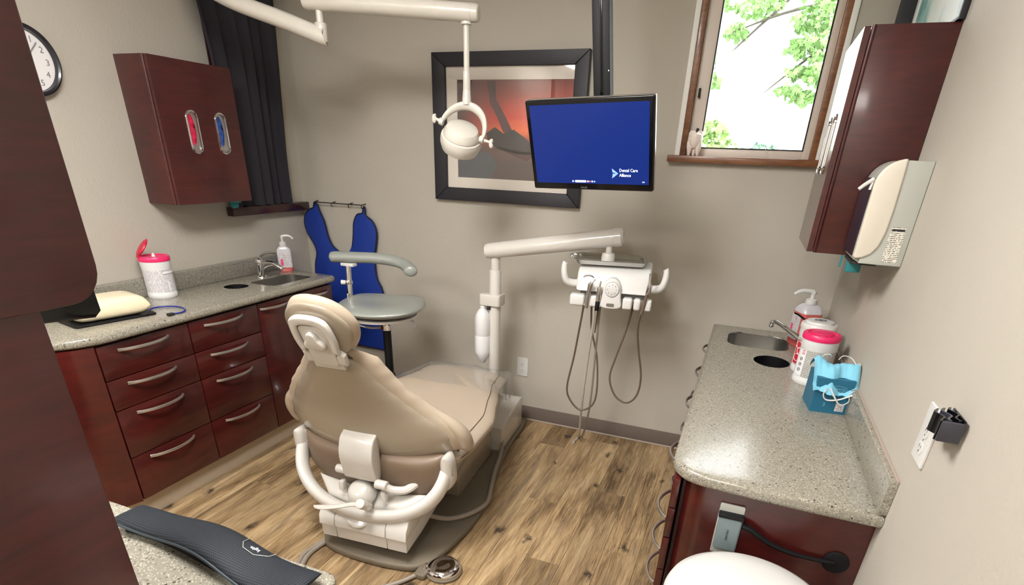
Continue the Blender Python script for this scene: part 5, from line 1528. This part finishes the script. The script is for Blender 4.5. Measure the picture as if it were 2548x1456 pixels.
duplex('wall_outlet', 'white duplex outlet on the back wall above the taupe base', V(-1.168, D, 0.358), V(1, 0, 0), V(0, 0, 1), V(0, -1, 0), 0.072, 0.122)
duplex('wall_outlet', 'white outlet plate on the right wall with black bracket at top', V(XR, 1.355, 1.035), V(0, -1, 0), V(0, 0, 1), V(-1, 0, 0), 0.084, 0.132, -0.012)
t = T('wall_bracket', 'black wavy acrylic bracket clipped over the right wall outlet plate', 'bracket', (XR - 0.02, 1.22, 1.09))
for k, (dx, c_) in enumerate(((0.014, BLACKG), (0.026, SLATE), (0.038, BLACKG))):
    pts = [V(XR - dx - 0.005 * math.sin(3.0 * PI * u + k * 0.6), 1.190 + 0.070 * u, 0) for u in [j / 16 for j in range(17)]]
    poly = [(p.x, p.y) for p in pts] + [(p.x - 0.004, p.y) for p in pts[::-1]]
    t.part('leaf', M().slab(poly, 1.092, 1.132 + 0.003 * (2 - k)), c_, ang=60)
t.part('back_plate', M().box(XR - 0.011, XR - 0.0065, 1.186, 1.262, 1.094, 1.138, 0.002), BLACKG)
t.part('end_plate', M().box(XR - 0.046, XR - 0.0065, 1.181, 1.189, 1.092, 1.134, 0.003), SLATE)

# ------------------------------------------------------------------ right base cabinet and counter
t = T('base_cabinet', 'cherry-red base cabinet under the right counter, end panel towards viewer', 'cabinet', (0.2, 2.3, 0))
t.part('body', M().box(-0.030, XR - 0.001, 1.475, 3.150, 0.10, 0.58).box(-0.030, XR - 0.001, 1.475, 2.48, 0.58, 0.746).box(-0.030, -0.012, 2.48, 3.150, 0.58, 0.746).box(-0.012, XR - 0.001, 3.12, 3.150, 0.58, 0.746), WOODD)
t.part('toe_kick', M().box(0.02, XR - 0.001, 1.50, 3.150, 0.0005, 0.10), KICK)
eo = [(XR - 0.001, 1.455), (XR - 0.001, 1.438), (0.04, 1.438)] + [(0.04 - 0.07 * math.sin(R(a)), 1.508 - 0.07 * math.cos(R(a))) for a in range(10, 91, 10)] + [(-0.012, 1.508)] + [(0.04 - 0.052 * math.sin(R(a)), 1.508 - 0.052 * math.cos(R(a))) for a in range(80, -1, -10)]
t.part('end_panel', M().slab(eo, 0.02, 0.7455), WOOD, label='plain end panel with curved front corner')
FXR = -0.058
cols = [(1.452, 1.98), (1.986, 2.37), (2.376, 2.76), (2.766, 3.148)]
zz = [0.742, 0.640, 0.532, 0.408, 0.108]
for ci, (ya, yb) in enumerate(cols):
    for k in range(4):
        d_ = t.part('drawer', M().box(FXR, FXR + 0.022, ya, yb, zz[k + 1] + 0.0015, zz[k] - 0.0015, 0.004), WOOD)
        zc = (0.700, 0.585, 0.465, 0.330)[k]
        if ci == 0:
            a_, b_ = ((1.63, 1.80), (1.475, 1.655), (1.475, 1.655), (1.475, 1.655))[k]
        else:
            a_, b_ = (ya + yb) / 2 - 0.085, (ya + yb) / 2 + 0.085
        t.part('handle', arc_handle(a_, b_, zc, FXR, 0.036, sgn=-1), STEEL, parent=d_)

t = T('countertop', 'speckled beige stone countertop with small sink along right wall', 'countertop', (0.2, 2.3, 0.747))
tp = [(XR - 0.001, 3.155), (-0.070, 3.155), (-0.070, 1.52)] + [(0.03 - 0.10 * math.cos(R(a)), 1.52 - 0.10 * math.sin(R(a))) for a in range(10, 90, 10)] + [(0.03, 1.418), (0.15, 1.408), (0.30, 1.402), (XR - 0.001, 1.400)]
sinkR = rrect(0.010, 0.296, 2.775, 3.045, 0.07, 8)
cupR = circle2(0.213, 2.592, 0.075, 32, 0.085)
t.part('slab', M().slab(tp, 0.747, 0.787, holes=[sinkR, cupR], b=0.013), STONE, ang=50)
t.part('backsplash', M().slab([(XR - 0.001, 1.402), (XR - 0.001, 3.155), (0.442, 3.155), (0.442, 1.402)], 0.786, 0.884, b=0.005), STONE)
t.part('caulk_line', M().tube([(XR - 0.003, 1.402, 0.8855), (XR - 0.003, 3.155, 0.8855)], 0.0035, 6), CAULK)
sb = t.part('sink_basin', basin(offset_poly(sinkR, -0.0006), 0.7835, 0.165), SINKM, label='stainless steel sink basin')
t.part('sink_rim', M().tube([(x, y, 0.7835) for x, y in offset_poly(sinkR, -0.002)], 0.003, 6, closed=True), CHROME, parent=sb)
t.part('drain', M().lathe([(0.001, 0), (0.02, 0.0), (0.022, 0.003), (0.012, 0.001), (0.001, 0.001)], (0.15, 2.91, 0.6175), seg=20), CHROME, parent=sb)
t.part('waste_chute', basin(cupR, 0.7865, 0.16), BLACK, label='dark round waste chute')

t = T('faucet', 'slim chrome faucet reaching over the right sink from behind the canisters', 'faucet', (0.375, 2.70, 0.787))
t.part('body', M().lathe([(0.001, 0.0005), (0.028, 0.0005), (0.026, 0.008), (0.020, 0.014), (0.019, 0.060), (0.016, 0.070), (0.001, 0.072)], (0.375, 2.70, 0.787), seg=24), CHROME)
t.part('spout', M().tube(catmull([(0.372, 2.70, 0.82), (0.340, 2.730, 0.850), (0.270, 2.790, 0.885), (0.215, 2.840, 0.905), (0.200, 2.852, 0.900)]), [0.012, 0.009], 12), CHROME)
t.part('aerator', M().cyl((0.199, 2.853, 0.906), (0.193, 2.858, 0.876), 0.012, 0.0105, b=0.002), CHROME)
t.part('lever', M().tube(catmull([(0.375, 2.70, 0.855), (0.372, 2.71, 0.885), (0.350, 2.74, 0.925), (0.300, 2.79, 0.955), (0.275, 2.81, 0.962)]), [0.010, 0.005], 10, ry=[0.006, 0.003]), BLACKG)

soap('soap_pump_bottle', 'tall pump bottle full of pink soap in the right back corner', (0.345, 2.935, 0.7872), R(-66), 1.0, True, s=1.33, deep=1.55, noz=(-0.2, -0.98))
canister('wipes_canister', 'white wipes canister with white lid and round emblem behind the pink-lidded one', (0.350, 2.525, 0.7872), R(8), 0.185, 0.066, WHITE, kind=2)
canister('wipes_canister', 'white wipes canister with closed hot pink lid on right counter', (0.350, 2.383, 0.7872), R(-4), 0.180, 0.066, PINK, kind=1)

# mask box
mb = Matrix.Translation((0.381, 2.125, 0.7872)) @ Matrix.Rotation(R(7), 4, 'Z')
t = T('mask_box', 'teal blue carton of face masks on the right counter', 'box', (0.381, 2.125, 0.7872))
w, dd, hh_ = 0.060, 0.062, 0.128
t.part('carton', M().box(-w, w, -dd, dd, 0, hh_ - 0.004).mv(mb), BOXT)
t.part('top_opening', M().slab([(p.x, p.y) for p in catmull([(-0.045, -0.03, 0), (0.0, -0.045, 0), (0.045, -0.03, 0), (0.045, 0.03, 0), (0, 0.045, 0), (-0.045, 0.03, 0)], 4, True)], hh_ - 0.0045, hh_ - 0.0035).mv(mb), BOXD)
ff_ = (V(0, -dd, 0), V(1, 0, 0), V(0, 0, 1), V(0, -1, 0))
lab = t.part('oval_print', M().tube([V(0.005 + 0.034 * math.cos(b), -dd - 0.0002, 0.092 + 0.010 * math.sin(b)) for b in [2 * PI * j / 28 for j in range(28)]], 0.0007, 5, closed=True).mv(mb), BOXP)
q = text_m('Cranberry', 0.013, (0.005, -dd - 0.0003, 0.088), (1, 0, 0), (0, 0, 1), 0.0002)
t.part('lettering', q.mv(mb), BOXP)
q = text_m('face mask', 0.014, (0.005, -dd - 0.0003, 0.068), (1, 0, 0), (0, 0, 1), 0.0002)
t.part('lettering', q.mv(mb), BOXP)
q = text_m('3', 0.020, (-0.020, -dd - 0.0003, 0.024), (1, 0, 0), (0, 0, 1), 0.0002)
t.part('lettering', q.mv(mb), BOXP)
t.part('sticker', M().slab(rrect(0.018, 0.046, 0.010, 0.040, 0.001, 2), 0, 0.0005, fr=ff_).slab(rrect(0.018, 0.046, 0.010, 0.040, 0.001, 2), 0, 0.0005, fr=ff_).mv(mb), LABELW, label='white carton sticker')

# mask spilling out of the box
t = T('face_mask', 'pleated light blue face mask bulging out of the teal carton', 'mask', (0.381, 2.11, 0.915))
q = M()
na, nb = 36, 20
vv = []
for j in range(nb + 1):
    b = j / nb
    for i_ in range(na + 1):
        a = i_ / na
        ang_ = -0.35 + 1.75 * b
        x = -0.072 + 0.144 * a
        y = 0.045 - 0.125 * b + 0.010 * math.sin(a * 12)
        z = 0.128 + 0.040 * math.sin(PI * min(1, b * 1.25)) ** 0.7 - 0.052 * b ** 2.2 + 0.006 * math.sin(a * 5 + b * 8)
        pl_ = 0.0035 * ((a * 7) % 1.0)
        z += pl_ + 0.016 * math.exp(-((a - 0.15) / 0.12) ** 2) * (1 - b)
        vv.append((x, y, z))
        
q.add(vv, [(j * (na + 1) + i_, j * (na + 1) + i_ + 1, (j + 1) * (na + 1) + i_ + 1, (j + 1) * (na + 1) + i_) for j in range(nb) for i_ in range(na)])
t.part('cloth', q.mv(mb), MASKB, ang=60)
edge = [V(0.072, 0.045 - 0.125 * b, 0.128 + 0.040 * math.sin(PI * min(1, b * 1.25)) ** 0.7 - 0.052 * b ** 2.2 + 0.006 * math.sin(5 + b * 8)) for b in [k / 12 for k in range(13)]]
t.part('edge_binding', M().tube(edge, 0.003, 6).mv(mb), WHITE)
t.part('ear_loop', M().tube(catmull([(-0.030, -0.082, 0.098), (-0.038, -0.088, 0.075), (-0.025, -0.090, 0.058), (0.010, -0.090, 0.062), (0.040, -0.090, 0.078), (0.066, -0.084, 0.090)], 5), 0.0016, 6, ry=0.0028).mv(mb), WHITE, label='white elastic ear loop')
t.part('ear_loop', M().tube(catmull([(-0.020, -0.082, 0.098), (0.0, -0.092, 0.068), (0.022, -0.093, 0.045), (0.045, -0.091, 0.060), (0.042, -0.087, 0.085), (0.055, -0.082, 0.096)], 5), 0.0016, 6, ry=0.0028).mv(mb), WHITE, label='white elastic ear loop')
t.part('ear_loop', M().tube(catmull([(-0.045, 0.02, 0.165), (-0.048, 0.0, 0.188), (-0.032, -0.010, 0.195), (-0.022, 0.0, 0.185)], 5), 0.0016, 6).mv(mb), WHITE, label='white elastic ear loop')
t.part('ear_loop', M().tube(catmull([(0.015, 0.04, 0.165), (0.03, 0.05, 0.178), (0.055, 0.045, 0.174), (0.068, 0.02, 0.160)], 5), 0.0016, 6).mv(mb), WHITE, label='white elastic ear loop')

# ------------------------------------------------------------------ right wall cabinet
t = T('wall_cabinet', 'cherry-red wall cabinet on right wall beside the window', 'cabinet', (0.35, 2.52, 1.286))
t.part('body', M().box(0.232, XR - 0.001, 2.300, 2.755, 1.286, 1.943, 0.001), WOODV)
ports = [rrect(2.438, 2.496, 1.535, 1.720, 0.0289, 10), rrect(2.604, 2.662, 1.535, 1.720, 0.0289, 10)]
t.part('door', M().slab(rrect(2.303, 2.753, 1.288, 1.940, 0.002, 1), 0, 0.018, holes=ports, fr=(V(0.228, 0, 0), V(0, 1, 0), V(0, 0, 1), V(-1, 0, 0))), WOOD)
t.part('edge_bead', M().tube([(0.235, 2.300, 1.288), (0.235, 2.300, 1.942)], 0.006, 10), WOODV)
for po in ports:
    yc = sum(p[0] for p in po) / len(po)
    t.part('port_ring', M().tube([(0.209, y, z) for y, z in po], 0.005, 8, closed=True, up=(1, 0, 0)), CHROME, label='chrome oval port rim')
    t.part('port_panel', M().slab(offset_poly(po, -0.0005), 0.0, 0.002, holes=[circle2(yc, 1.63, 0.018, 24, 0.060)], fr=(V(0.218, 0, 0), V(0, 1, 0), V(0, 0, 1), V(-1, 0, 0))), STEEL)
solo('tape_dispenser', 'teal tape end poking out under the right wall cabinet behind the towel dispenser', 'dispenser', M().box(0.340, 0.385, 2.245, 2.275, 1.238, 1.2855, 0.004).box(0.345, 0.38, 2.25, 2.33, 1.272, 1.2855, 0.002).box(0.325, 0.331, 2.30, 2.306, 1.245, 1.2855), TEAL, (0.36, 2.27, 1.24))

# ------------------------------------------------------------------ towel dispenser
t = T('towel_dispenser', 'ivory and grey paper towel dispenser on the right wall', 'dispenser', (XR - 0.07, 2.18, 1.29))
FY = (V(0, 0, 0), V(1, 0, 0), V(0, 0, 1), V(0, -1, 0))
o_ = [(XR - 0.0005, 1.290), (XR - 0.0005, 1.580), (0.400, 1.582)] + [(0.400 - 0.070 * math.sin(R(a)), 1.512 + 0.070 * math.cos(R(a))) for a in range(10, 91, 10)] + [(0.330, 1.300), (0.345, 1.292), (0.38, 1.290)]
t.part('back_body', M().slab(o_, -2.285, -2.085, fr=FY, b=0.004), GREYP, ang=45)
cv = [(0.392, 1.5845), (0.385, 1.585)] + [(0.392 - 0.068 * math.sin(R(a)), 1.5155 + 0.069 * math.cos(R(a))) for a in range(10, 91, 10)] + [(0.324, 1.310), (0.332, 1.305), (0.350, 1.308), (0.370, 1.320), (0.386, 1.345), (0.394, 1.39), (0.396, 1.45), (0.394, 1.55)]
t.part('side_cover', M().slab(cv, -2.0985, -2.068, fr=FY, b=0.006), IVORY, ang=45, label='ivory curved cover')
t.part('side_base', M().slab([(XR - 0.001, 1.290), (XR - 0.001, 1.580), (0.390, 1.581), (0.390, 1.40), (0.372, 1.325), (0.345, 1.306), (0.345, 1.291)], -2.090, -2.074, fr=FY, b=0.002), GREYP, label='grey side strip')
t.part('window', M().slab([(0.334, 1.31), (0.334, 1.50), (0.350, 1.545), (0.385, 1.575)] + [(0.38, 1.578), (0.345, 1.553), (0.322, 1.512), (0.322, 1.31)], -2.283, -2.10, fr=FY), SMOKE, label='dark smoked window')
t.part('opening', M().box(0.330, 0.400, 2.10, 2.27, 1.283, 1.292, 0.001), DARKMECH)
st = t.part('sticker', M().slab([(0.404, 1.300), (0.404, 1.402), (0.445, 1.402), (0.445, 1.300)], 0, 0.0006, fr=(V(0, 2.0738, 0), V(1, 0, 0), V(0, 0, 1), V(0, -1, 0))), LABELD, label='sticker with small print')
t.part('sticker_logo', M().slab(rrect(0.407, 0.442, 1.391, 1.397, 0.003, 4), 0.0006, 0.001, fr=(V(0, 2.0738, 0), V(1, 0, 0), V(0, 0, 1), V(0, -1, 0))), DARKIN, parent=st)
t.part('pull_tab', M().tube([(0.322, 2.09, 1.530), (0.300, 2.085, 1.512), (0.288, 2.083, 1.500)], [0.006, 0.0055, 0.005], 10).tube([(0.322, 2.09, 1.528), (0.318, 2.088, 1.500)], [0.003, 0.004], 8), WHITE, label='white pull tab')

# picture high on the right wall
t = T('framed_picture', 'black-framed teal cloud print above the right wall cabinet', 'picture', (XR, 2.7, 1.95))
FR = (V(XR - 0.0005, 0, 0), V(0, 1, 0), V(0, 0, 1), V(-1, 0, 0))
t.part('print', M().slab([(2.30, 1.96), (3.08, 1.96), (3.08, 2.52), (2.30, 2.52)], 0.002, 0.010, fr=FR), CLOUD)
t.part('mat', M().slab([(3.055, 1.955), (3.095, 1.955), (3.095, 2.52), (3.055, 2.52)], 0.010, 0.016, fr=FR), TRIMW, label='white mat edge')
for y0, y1, z0, z1, dep in ((3.095, 3.145, 1.947, 2.56, 0.070), (2.285, 2.30, 1.947, 2.56, 0.018), (2.30, 3.095, 1.947, 1.957, 0.018), (2.30, 3.095, 2.52, 2.56, 0.018)):
    t.part('frame_bar', M().slab([(y0, z0), (y1, z0), (y1, z1), (y0, z1)], 0.0, dep, fr=FR, b=0.002), DKFRAME)

# ------------------------------------------------------------------ device and cable on the right cabinet's end
YE = 1.4375
t = T('wall_holder', 'grey card-size holder mounted on the end of the right base cabinet', 'holder', (0.115, YE, 0.60))
FE = (V(0.115, YE, 0.625), V(1, 0, 0), V(0, 0, 1), V(0, -1, 0))
t.part('back_card', M().slab(rrect(-0.033, 0.033, -0.085, 0.082, 0.004, 3), 0.0003, 0.008, fr=FE, b=0.001), GREYP, label='pale backing plate')
t.part('device', M().slab(rrect(-0.030, 0.032, -0.058, 0.052, 0.010, 4), 0.008, 0.030, fr=FE, b=0.005), BRKT, label='slate grey device')
t.part('strap', M().slab(rrect(-0.033, 0.035, 0.050, 0.061, 0.003, 3), 0.008, 0.032, fr=FE, b=0.002), BLACK)
q = text_m('DENTSPLY', 0.008, (0.118, YE - 0.0304, 0.622), (0, 0, 1), (-1, 0, 0), 0.0003)
t.part('lettering', q, DARKIN)
t = T('cable', 'black cable running from grey holder to round grommet on right cabinet end', 'cable', (0.27, YE, 0.6))
t.part('wire', M().tube(catmull([(0.150, YE - 0.016, 0.655), (0.175, YE - 0.018, 0.648), (0.235, YE - 0.014, 0.615), (0.300, YE - 0.012, 0.600), (0.360, YE - 0.010, 0.598), (0.398, YE - 0.008, 0.600)], 6), [0.010, 0.0045], 8), BLACK)
t.part('grommet', M().lathe([(0.001, 0.0003), (0.034, 0.0003), (0.034, 0.004), (0.028, 0.007), (0.001, 0.006)], (0.402, YE, 0.598), (0, -1, 0), 32), BLACK)

# white domed bin in the foreground
t = T('waste_bin', 'round white bin with smooth domed lid at the bottom edge by the right cabinet', 'bin', (0.182, 1.175, 0))
t.part('drum', M().lathe([(0.15, 0.0005), (0.165, 0.01), (0.182, 0.52), (0.186, 0.55)], (0.182, 1.175, 0), seg=56), WHITE)
t.part('lid', M().lathe([(0.195, 0.550), (0.203, 0.557), (0.204, 0.580), (0.197, 0.598), (0.174, 0.612), (0.125, 0.625), (0.06, 0.632), (0.001, 0.634)], (0.182, 1.175, 0), seg=64), WHITE, ang=60, label='smooth white domed lid')

# ------------------------------------------------------------------ foreground left: counter, tall cabinets, keyboard rest
ZF = 0.787
t = T('countertop', 'speckled beige counter end in the lower left foreground', 'countertop', (-1.0, 0.2, ZF - 0.04))
t.part('slab', M().slab([(-1.75, 0.69), (-1.75, -0.4), (-0.627, -0.4)] + [(-0.657 + 0.03 * math.cos(R(a)), 0.66 + 0.03 * math.sin(R(a))) for a in range(0, 91, 15)], ZF - 0.04, ZF, b=0.010), STONE, ang=50)
t = T('base_cabinet', 'cherry base cabinet hidden under the lower left foreground counter', 'cabinet', (-1.1, 0.1, 0))
t.part('body', M().box(-1.74, -0.68, -0.39, 0.62, 0.08, ZF - 0.0405, 0.002), WOOD)
t.part('toe_kick', M().box(-1.72, -0.72, -0.38, 0.58, 0.0005, 0.08), KICK)
t = T('tall_cabinet', 'tall cherry side cabinet cropped by the left edge of the view', 'cabinet', (-0.95, 0.1, ZF))
lowp = [(-0.35, ZF + 0.0005), (0.428, ZF + 0.0005), (0.428, 1.372), (-0.35, 1.372)]
t.part('lower_panel', M().slab(lowp, -0.02, 0.0, fr=(V(-0.806, 0, 0), V(0, 1, 0), V(0, 0, 1), V(1, 0, 0)), b=0.002), WOODV, label='lower plain wood side')
t.part('lower_body', M().box(-1.16, -0.828, -0.35, 0.420, ZF + 0.0005, 1.35), WOODD)
upp = [(-0.35, 1.358), (0.40, 1.358)] + [(0.463 + 0.044 * math.sin(R(a)), 1.402 - 0.044 * math.cos(R(a))) for a in range(0, 91, 15)] + [(0.507, 2.35), (-0.35, 2.35)]
t.part('upper_panel', M().slab(upp, -0.022, 0.0, fr=(V(-0.798, 0, 0), V(0, 1, 0), V(0, 0, 1), V(1, 0, 0)), b=0.002), WOODV, label='upper wood panel with rounded lower corner')
t.part('upper_body', M().box(-1.16, -0.822, -0.35, 0.50, 1.45, 2.35), WOODD)
t.part('black_valance', M().slab([(0.36, 1.362), (0.425, 1.338), (0.500, 1.330), (0.510, 1.338), (0.506, 1.46), (0.36, 1.46)], -0.30, 0.0, fr=(V(-0.8215, 0, 0), V(0, 1, 0), V(0, 0, 1), V(1, 0, 0)), b=0.002), BLACKG, label='black underside trim')

t = T('keyboard_rest', 'black wavy mesh keyboard palm rest on the lower left counter', 'keyboard rest', (-0.90, 0.64, ZF))


def restP(a, b):
    x = -0.905 + a * 0.262
    y0 = 0.640 - 0.012 * math.sin(a * PI * 0.9) - 0.035 * max(0, a) ** 2
    z = ZF + 0.018 + 0.008 * math.cos(a * PI * 1.6) + 0.004
    return V(x, y0 + b * (0.046 + 0.008 * a), z + 0.003 * (1 - b))


t.part('pad', M().pad(restP, lambda a, b: (0.014, 0.012), 40, 14, 10, 3, Nf=lambda a, b: V(0, 0, 1)), REST, ang=70)
t.part('trim', M().tube([restP(-0.96 + 1.92 * k / 40, -0.99) + V(0, -0.001, -0.002) for k in range(41)], 0.0035, 6), RESTE)
t.part('base', M().slab([(restP(-0.9 + 1.8 * k / 20, -0.8).x, restP(-0.9 + 1.8 * k / 20, -0.8).y) for k in range(21)] + [(restP(0.9 - 1.8 * k / 20, 0.8).x, restP(0.9 - 1.8 * k / 20, 0.8).y) for k in range(21)], ZF + 0.0003, ZF + 0.012), BLACK)
q = text_m('logitech', 0.012, restP(0.36, 0.62) + V(0, 0, 0.0135), (-1, 0.12, 0), (0.02, -1, 0.10), 0.0003)
t.part('lettering', q, WHITEIN)
t.part('logo_outline', M().tube([restP(0.24, 0.95) + V(0, 0, 0.009), restP(0.25, 0.55) + V(0, 0, 0.0145), restP(0.30, 0.30) + V(0, 0, 0.0155), restP(0.42, 0.28) + V(0, 0, 0.0155), restP(0.52, 0.62) + V(0, 0, 0.0135), restP(0.53, 0.95) + V(0, 0, 0.009)], 0.0007, 5), GREYP)

# ------------------------------------------------------------------ outdoors
LEAFV = [(0, 0), (0.30, 0.05), (0.50, 0.30), (0.28, 0.36), (0.38, 0.72), (0.12, 0.62), (0, 1.0), (-0.12, 0.62), (-0.38, 0.72), (-0.28, 0.36), (-0.50, 0.30), (-0.30, 0.05)]


def leaves(q, c, n_, rad, size, r_):
    for _ in range(n_):
        while True:
            p = V(r_.uniform(-1, 1), r_.uniform(-1, 1), r_.uniform(-1, 1))
            if p.length < 1:
                break
        p = V(p.x * rad[0], p.y * rad[1], p.z * rad[2]) + V(*c)
        s_ = size * r_.uniform(0.6, 1.2)
        a = V(r_.gauss(0, 1), r_.gauss(0, 1), r_.gauss(-0.6, 0.7)).normalized()
        b = a.cross(V(r_.gauss(0, 1), r_.gauss(0, 1), r_.gauss(0, 1))).normalized()
        k = a.cross(b)
        base = len(q.v)
        q.v += [tuple(p + b * (x * s_) + a * (y * s_) + k * (0.12 * s_ * abs(x))) for x, y in LEAFV]
        q.f.append(tuple(base + j for j in range(12)))
        q.mi.append(0)


r_ = random.Random(5)
tr_ = T('maple_tree', 'green maple tree whose leafy branches hang outside the window', 'tree', (1.6, 6.8, -0.6))
tr_.part('trunk', M().tube(catmull([(1.6, 6.8, -0.6), (1.55, 6.75, 1.2), (1.4, 6.6, 2.6), (1.2, 6.5, 4.2)], 4), [0.20, 0.12], 10), BARK)
q = M()
clumps = [((0.27, 6.0, 2.66), (0.15, 0.3, 0.16), 110), ((0.10, 6.0, 2.62), (0.10, 0.25, 0.08), 40), ((0.22, 5.9, 2.42), (0.17, 0.3, 0.10), 90), ((0.10, 6.0, 2.44), (0.10, 0.2, 0.05), 34), ((0.28, 5.9, 2.24), (0.13, 0.3, 0.07), 70), ((0.13, 6.0, 2.27), (0.10, 0.2, 0.035), 34), ((0.10, 6.0, 2.13), (0.15, 0.2, 0.035), 44), ((0.24, 6.0, 2.08), (0.10, 0.2, 0.05), 44), ((-0.28, 6.0, 2.72), (0.20, 0.3, 0.07), 70), ((-0.42, 6.0, 2.56), (0.10, 0.2, 0.05), 34), ((-0.60, 6.0, 2.78), (0.10, 0.2, 0.12), 50), ((-0.56, 6.0, 2.37), (0.08, 0.2, 0.03), 22), ((-0.58, 6.0, 2.22), (0.06, 0.2, 0.035), 18), ((-0.52, 6.0, 2.18), (0.04, 0.1, 0.02), 10), ((0.6, 6.2, 2.6), (0.3, 0.5, 0.5), 200), ((0.0, 6.3, 3.1), (0.9, 0.5, 0.3), 260)]
for c_, rad, n_ in clumps:
    leaves(q, c_, int(n_ * 2.4), rad, 0.058, r_)
tr_.part('foliage', q, LEAF, kind='stuff', ang=180)
for a_, b_, c_ in (((1.4, 6.6, 2.7), (0.6, 6.2, 2.6), (-0.1, 6.0, 2.12)), ((1.4, 6.6, 2.9), (0.5, 6.1, 2.75), (-0.45, 6.0, 2.55)), ((1.35, 6.6, 3.0), (0.4, 6.1, 3.1), (-0.65, 6.0, 2.2)), ((1.4, 6.6, 2.6), (0.7, 6.2, 2.4), (0.0, 6.0, 2.43))):
    tr_.part('branch', M().tube(catmull([a_, b_, ((b_[0] + c_[0]) / 2, 6.05, (b_[2] + c_[2]) / 2 + 0.05), c_], 5), [0.03, 0.004], 6), BARK)
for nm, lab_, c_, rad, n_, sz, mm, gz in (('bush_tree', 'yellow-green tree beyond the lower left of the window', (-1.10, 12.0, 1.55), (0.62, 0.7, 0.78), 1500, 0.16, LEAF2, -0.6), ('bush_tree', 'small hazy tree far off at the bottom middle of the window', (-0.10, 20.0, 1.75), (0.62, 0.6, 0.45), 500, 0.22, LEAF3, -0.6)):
    t = T(nm, lab_, 'tree', (c_[0], c_[1], gz))
    t.part('trunk', M().tube([(c_[0], c_[1], gz), (c_[0], c_[1], c_[2])], [0.12, 0.05], 8), BARK)
    q = M()
    leaves(q, c_, n_, rad, sz, r_)
    leaves(q, (c_[0] - rad[0] * 0.7, c_[1], c_[2] + rad[2] * 0.1), n_ // 3, (rad[0] * 0.6, 0.4, rad[2] * 0.5), sz, r_)
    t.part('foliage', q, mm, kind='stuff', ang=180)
struct('lawn', M().box(-14, 14, D + 0.3, 34, -0.8, -0.6), LAWN, label='pale green lawn outside the window')
